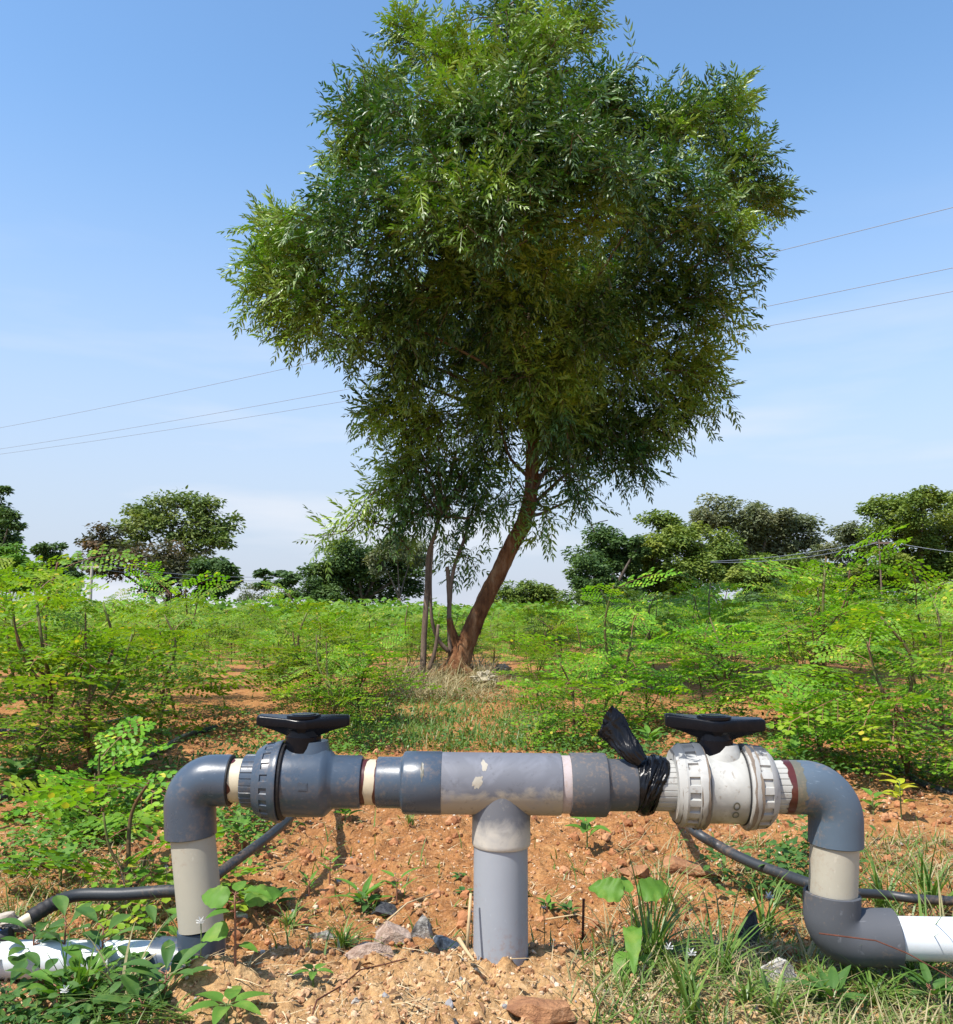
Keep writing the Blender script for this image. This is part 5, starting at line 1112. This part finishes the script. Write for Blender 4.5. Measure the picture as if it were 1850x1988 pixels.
ov = lambda t: math.sin(math.pi * min(1, t ** 0.62)) ** 0.7
sp = lambda t: math.sin(math.pi * min(1, t ** 1.5)) ** 0.75
weed('broadleaf_weed', 'weed with two wide crinkled leaves spread like wings right of the riser', 1228, 1880, [
    (170, 0.35, 1.0, 0.056, 0.042, dict(droop=0.45, ruf=1.2, shape=ov, roll=-0.85, n=16)), (8, 0.35, 1.0, 0.060, 0.040, dict(droop=0.5, ruf=1.2, shape=ov, roll=0.85, n=16)),
    (262, 0.15, 0.72, 0.062, 0.030, dict(droop=0.9, ruf=1.0, shape=ov, n=16)), (235, 0.0, 0.4, 0.05, 0.035, dict(droop=0.9, shape=ov)), (100, 0.6, 1.0, 0.04, 0.02, dict(droop=0.1, shape=ov)), (300, 0.5, 0.3, 0.04, 0.03, dict(droop=0.5, shape=ov))], 0.115)
weed('broadleaf_weed', 'seedling with glossy wavy leaves before the leaning left pipe', 455, 1930, [
    (165, 0.25, 0.95, 0.052, 0.036, dict(droop=0.35, ruf=0.8, shape=ov, roll=-0.8, n=14)), (25, 0.2, 0.95, 0.062, 0.034, dict(droop=0.3, ruf=1.0, shape=ov, roll=0.8, n=14)), (340, 0.45, 1.0, 0.05, 0.03, dict(droop=0.5, ruf=0.8, shape=ov, n=14)),
    (195, 0.0, 0.62, 0.04, 0.030, dict(droop=0.5, ruf=0.6, shape=ov, roll=-0.7, n=12)), (350, 0.0, 0.35, 0.030, 0.022, dict(droop=0.3, shape=ov)), (215, 0.3, 0.85, 0.035, 0.025, dict(droop=0.4, shape=ov)), (85, 0.5, 1.0, 0.035, 0.02, dict(shape=ov))], 0.098, lean=(-0.004, 0.0), smat='rstem')
weed('small_weed', 'little green seedling on the gravel right of the wavy-leaved seedling', 608, 1912, [(60 + 72 * k, 0.35, 1.0, 0.026, 0.013, dict(shape=ov, droop=0.4)) for k in range(5)], 0.02)
weed('small_weed', 'tiny seedling on the gravel slope below the leaning left pipe', 360, 1938, [(20 + 90 * k, 0.4, 1.0, 0.020, 0.012, dict(shape=ov, droop=0.4)) for k in range(4)], 0.012)
weed('small_weed', 'leafy seedling cut by the bottom edge at the left of the riser', 440, 1985, [(30 + 60 * k, 0.35, 1.0, 0.05, 0.022, dict(shape=ov, droop=0.4)) for k in range(6)], 0.02)
def sprout(label, x, y, n, L_, W_, h, mat='weed', seedv=0, el=0.7, droop=0.3, name='weed_rosette', sh=None, smat='rstem', pos=None):
    r_ = np.random.default_rng(seedv); return weed(name, label, x, y, [(360 / n * k * 1.62 + r_.uniform(-15, 15), el * r_.uniform(0.4, 1.4), 0.55 + 0.45 * (k / max(1, n - 1)), L_ * r_.uniform(0.7, 1.1), W_ * r_.uniform(0.8, 1.1), dict(shape=sh or sp, droop=droop * r_.uniform(0.3, 1.5), cup=0.35)) for k in range(n)], h, mat, smat, pos=pos)
sprout('spoon-leaved weed before the white pipe, leftmost in the corner', 30, 1905, 8, 0.062, 0.028, 0.05, seedv=1, mat='weed_dark')
sprout('spoon-leaved weed crossing the white pipe a little right of the corner', 122, 1900, 7, 0.052, 0.024, 0.095, seedv=2, mat='weed_dark')
sprout('spoon-leaved weed with upright leaves before the middle of the white pipe', 195, 1925, 8, 0.056, 0.026, 0.098, seedv=3, mat='weed_dark')
sprout('spoon-leaved weed before the grey elbow end of the white pipe', 300, 1895, 6, 0.045, 0.02, 0.075, seedv=4, mat='weed_dark')
sprout('spoon-leaved weed right beside the foot of the leaning left pipe', 362, 1862, 7, 0.056, 0.026, 0.072, seedv=5)
sprout('low spoon-leaved weed between the two white flowers', 255, 1935, 8, 0.042, 0.018, 0.05, seedv=6, mat='weed_dark')
sprout('low dull weed under the leftmost spoon-leaved weed', 80, 1950, 9, 0.045, 0.018, 0.04, seedv=7, mat='weed_dark')
sprout('low weed at the very bottom left corner', 10, 1975, 9, 0.05, 0.02, 0.04, seedv=8, mat='weed_dark')
sprout('weed with narrow pointed leaves behind the rock pile', 702, 1760, 9, 0.060, 0.016, 0.035, seedv=9, el=0.8, sh=ov, smat='gstem')
sprout('dark-leaved weed beside the narrow pointed weed', 715, 1772, 7, 0.035, 0.018, 0.02, seedv=10, mat='weed_dark', sh=ov, smat='gstem')
sprout('star-shaped weed tip on red soil left of the rock pile', 640, 1715, 7, 0.032, 0.008, 0.05, seedv=11, sh=ov)
sprout('small pointed weed between the star-shaped weed and the leaning left pipe', 600, 1738, 7, 0.030, 0.009, 0.03, seedv=12, sh=ov)
sprout('weed with bright arching leaves right of the pointed-leaf weed', 770, 1755, 6, 0.045, 0.012, 0.05, seedv=13, sh=ov)
sprout('bushy weed low on the soil right of the leaning left pipe', 525, 1775, 10, 0.045, 0.022, 0.03, seedv=14, mat='weed_dark', sh=ov)
sprout('grey green flat weed just left of the riser', 893, 1705, 9, 0.022, 0.010, 0.008, seedv=15, mat='weed_dark', sh=ov, el=0.2)
sprout('second grey green flat weed closer to the riser foot', 900, 1742, 9, 0.022, 0.012, 0.012, seedv=16, mat='weed_dark', sh=ov, el=0.3)
sprout('small white-tipped weed just right of the riser', 1062, 1775, 8, 0.026, 0.010, 0.02, seedv=17, sh=ov)
sprout('small weed left of the thin rusty rod', 1105, 1785, 8, 0.024, 0.010, 0.02, seedv=18, mat='weed_dark', sh=ov)
sprout('young bean-like plant with large leaves under the coupling', 1140, 1640, 7, 0.055, 0.030, 0.06, seedv=19, sh=ov, name='young_plant', smat='gstem')
sprout('green leafy sprout behind the leaning left pipe and under the left valve', 470, 1650, 12, 0.045, 0.024, 0.07, seedv=20, sh=ov, name='young_plant', smat='gstem')
sprout('leafy sprout showing under the left valve body', 670, 1600, 8, 0.045, 0.026, 0.04, seedv=21, sh=ov, name='young_plant', smat='gstem')
sprout('yellow-leaved sprout on bare soil above the lower right elbow', 1750, 1590, 10, 0.055, 0.026, 0.10, seedv=22, sh=ov, name='young_plant', mat='yellow', smat='gstem')
sprout('bright sprout left of the yellow-leaved sprout beside the right elbow', 1695, 1570, 6, 0.050, 0.024, 0.05, seedv=23, sh=ov, name='young_plant', smat='gstem')
sprout('broad-leaved low sprout above the right elbow bend', 1545, 1500, 12, 0.08, 0.04, 0.08, seedv=24, sh=ov, name='young_plant', smat='gstem')
sprout('yellow-green seedling with pale round leaves left of the leaning pipe', 118, 1720, 8, 0.045, 0.030, 0.06, seedv=25, sh=ov, name='young_plant', smat='gstem')
sprout('dark leafy sprout under the nearest left sapling', 30, 1560, 12, 0.07, 0.045, 0.10, seedv=26, sh=ov, name='young_plant', mat='weed_dark', smat='gstem')
sprout('dark leafy sprout right of the nearest left pair of stems', 150, 1480, 12, 0.07, 0.045, 0.12, seedv=27, sh=ov, name='young_plant', mat='weed_dark', smat='gstem')
sprout('light green leafy weed behind the black bag mouth', 1260, 1465, 12, 0.07, 0.03, 0.08, seedv=28, sh=ov, name='young_plant', smat='gstem')
sprout('dark weed clump in the bottom right corner', 1810, 1960, 12, 0.05, 0.016, 0.03, seedv=29, sh=ov, mat='weed_dark')
sprout('leafy weed at the bottom edge right of the bright grass blades', 1620, 1975, 12, 0.055, 0.015, 0.03, seedv=30, sh=ov, mat='weed_dark')

for k, (x_, y_, h_, lab_) in enumerate([(60, 1925, 0.075, 'spoon-leaved weed with broad leaves just right of the leftmost corner weed'), (165, 1950, 0.05, 'spoon-leaved weed under the star flower in the corner'), 
        (320, 1945, 0.035, 'spoon-leaved weed at the right end of the corner weeds'), (110, 1975, 0.04, 'low spoon-leaved weed on the bottom edge in the corner'), (275, 1975, 0.03, 'low spoon-leaved weed at the edge of the bare gravel')]):
    sprout(lab_, x_, y_, 9, 0.058, 0.025, h_, seedv=60 + k, mat='weed' if k % 2 else 'weed_dark')
# white flowers
def flower(label, x, y, d, r=0.0085):
    p = at(x, y, d); gz = ghf(p.x, p.y); t = thing('white_flower', label, 'flower', (p.x, p.y, gz)); h = max(0.01, p.z - gz)
    obj('stalk', tube([(0, 0, -0.003), (0.002, 0, h / 2), (0, 0, h)], 0.0008, 5), M['gstem'], t, True)
    pt = big_leaf(r * 1.15, r * 1.15, 0.2, -0.1, n=4, m=2); a = np.arange(6) * 1.047; D_ = np.column_stack([np.cos(a), np.sin(a) * 0.6 - 0.6, np.full(6, 0.45) + np.sin(a) * 0.5])
    obj('petals', pt.many(np.tile(np.array([[0, 0, h]]), (6, 1)), frames(D_), np.ones(6)), M['petal'], t, True)
flower('white star flower low in the bottom left weeds', 128, 1924, 1.34)
flower('white flower beside the foot of the leaning left pipe', 390, 1790, 1.42)
flower('white flower between the grass and the crinkled-leaf weed', 1342, 1852, 1.40)
flower('white flower on brown litter left of the right riser', 1492, 1742, 1.60, 0.010)
flower('small white flower left of the right riser, lower down', 1298, 1840, 1.42)
flower('white flower just left of the riser halfway down', 915, 1770, 1.62, 0.006)
flower('white flower over the white pipe near the corner', 160, 1880, 1.42, 0.007)
flower('white flower topping the small weed right of the riser', 1055, 1762, 1.64, 0.006)

# straw stick, thin rod, dry twig
def rod(name, label, cat, pts, r, m, seg=7):
    P = [Vector(tuple(p)) for p in pts]; b0 = tuple(P[0]); rr = np.interp(np.linspace(0, 1, len(P)), [0, 1], r); o_ = obj(name, local(tube(P, rr, seg), b0), M[m], None, True); o_.location = b0; return tag(o_, label, cat)
rod('straw_stalk', 'upright pale straw stalk leaning beside the riser', 'stalk', [at(906, 1848, 1.44), at(910, 1790, 1.45), at(914, 1734, 1.46)], (0.0026, 0.0024), 'straw')
rod('straw_stalk', 'flat bent straw stalk at the foot of the riser', 'stalk', [at(890, 1822, 1.45), at(905, 1845, 1.43), at(920, 1865, 1.40)], (0.004, 0.002), 'straw')
M['rust'] = rough_mat('rusty_iron', [(0.3, (0.06, 0.02, 0.012)), (0.7, (0.14, 0.05, 0.03))], 60, 0.8, 0.3, 200)
rod('metal_rod', 'thin dark rusty rod standing upright right of the riser', 'rod', [at(1131, 1830, 1.62), at(1132, 1790, 1.62), at(1133, 1745, 1.62)], (0.0022, 0.0024), 'rust')
rod('dry_twig', 'thin dark twig curving over the gravel in front', 'twig', [at(600, 1992, 1.24), gnd(615, 1950, 0.006), gnd(660, 1930, 0.006), gnd(700, 1895, 0.010), gnd(745, 1875, 0.008), gnd(790, 1868, 0.006)], (0.0014, 0.0010), 'rust')
rod('dry_twig', 'pale forked twig lying on top of the rock pile', 'twig', [gnd(745, 1825, 0.02), gnd(790, 1790, 0.028), gnd(840, 1762, 0.03)], (0.0022, 0.0012), 'straw')
rod('dry_twig', 'dark thin stalk crossing the lower right elbow', 'twig', [at(1590, 1812, 1.42), at(1700, 1826, 1.41), at(1760, 1850, 1.38), at(1850, 1900, 1.32)], (0.0012, 0.0009), 'rust')
rod('dry_twig', 'brown stalk lying across the grass right of the riser', 'twig', [gnd(1215, 1945, 0.004), gnd(1250, 1905, 0.02), gnd(1290, 1860, 0.05)], (0.0022, 0.0014), 'straw')
rod('dry_twig', 'dry stalk lying in shade right of the riser', 'twig', [gnd(1060, 1800, 0.02), gnd(1120, 1795, 0.02), gnd(1190, 1815, 0.016)], (0.0016, 0.0012), 'straw')
# litter at the tree foot
M['rag'] = island_mat('pale_rag', [(0.0, (0.30, 0.27, 0.2)), (1.0, (0.42, 0.38, 0.28))])
crumple('rag_bundle', 'pale crumpled rag lying against the tree foot', 'rag', gnd(942, 1340, 0.05), 0.08, 0.06, 0.05, 'rag', 0.5, 3, 8)
crumple('plastic_scrap', 'grey plastic scrap beside the pale rag at the tree foot', 'plastic scrap', gnd(975, 1328, 0.03), 0.05, 0.04, 0.03, 'sack', 0.5, 3, 12)
# extra foreground tufts right of the riser and a few dead leaves
for k, (x_, y_, n_, l_, lab_) in enumerate([
    (1180, 1835, 16, 0.12, 'thin arching grass tuft nearest the riser on its right'), (1330, 1925, 22, 0.12, 'grass tuft on gravel between the crinkled-leaf weed and the bright blades'),
    (1445, 1950, 18, 0.10, 'short grass tuft below the speckled grey rock, to its left'), (1560, 1880, 20, 0.10, 'grass tuft pressed against the lower right elbow'),
    (1655, 1900, 26, 0.11, 'mixed grass tuft under the joint of the white pipe and the elbow'), (1770, 1905, 30, 0.13, 'dense grass tuft under the white pipe at the right'),
    (1840, 1850, 22, 0.16, 'tall grass tuft at the right edge hiding the white pipe'), (1640, 1740, 20, 0.15, 'grass tuft right behind the short beige pipe'),
    (560, 1800, 14, 0.08, 'thin grass tuft between the leaning left pipe and the rocks'), (240, 1955, 14, 0.13, 'grass tuft at the right of the corner weeds')]):
    tuft(lab_, x_, y_, n_, l_, 0.0042, seedv=40 + k, mat='grass' if k % 3 else 'drygrass', el=(0.4, 1.45))
M['deadleaf'] = island_mat('dead_leaf', [(0.0, (0.16, 0.08, 0.04)), (0.6, (0.36, 0.22, 0.11)), (1.0, (0.50, 0.38, 0.20))], rough=0.7, bump=0.2)
K = 420; P_ = scatter(K, [(-40, 1900, 1560, 1990, 0.8), (-40, 1900, 1380, 1560, 0.2)], None); K = len(P_); a = rng.random(K) * 6.28
tag(obj('dead_leaves', big_leaf(1.0, 0.5, 0.5, 0.5, n=4, m=2).many(np.column_stack([P_, gh(P_[:, 0], P_[:, 1]) + 0.004]), frames(np.column_stack([np.cos(a), np.sin(a), rng.normal(size=K) * 0.3]), rng.normal(size=K) * 0.6), 0.012 + 0.016 * rng.random(K)), M['deadleaf']), 'small dead brown leaves littering the soil', kind='stuff')
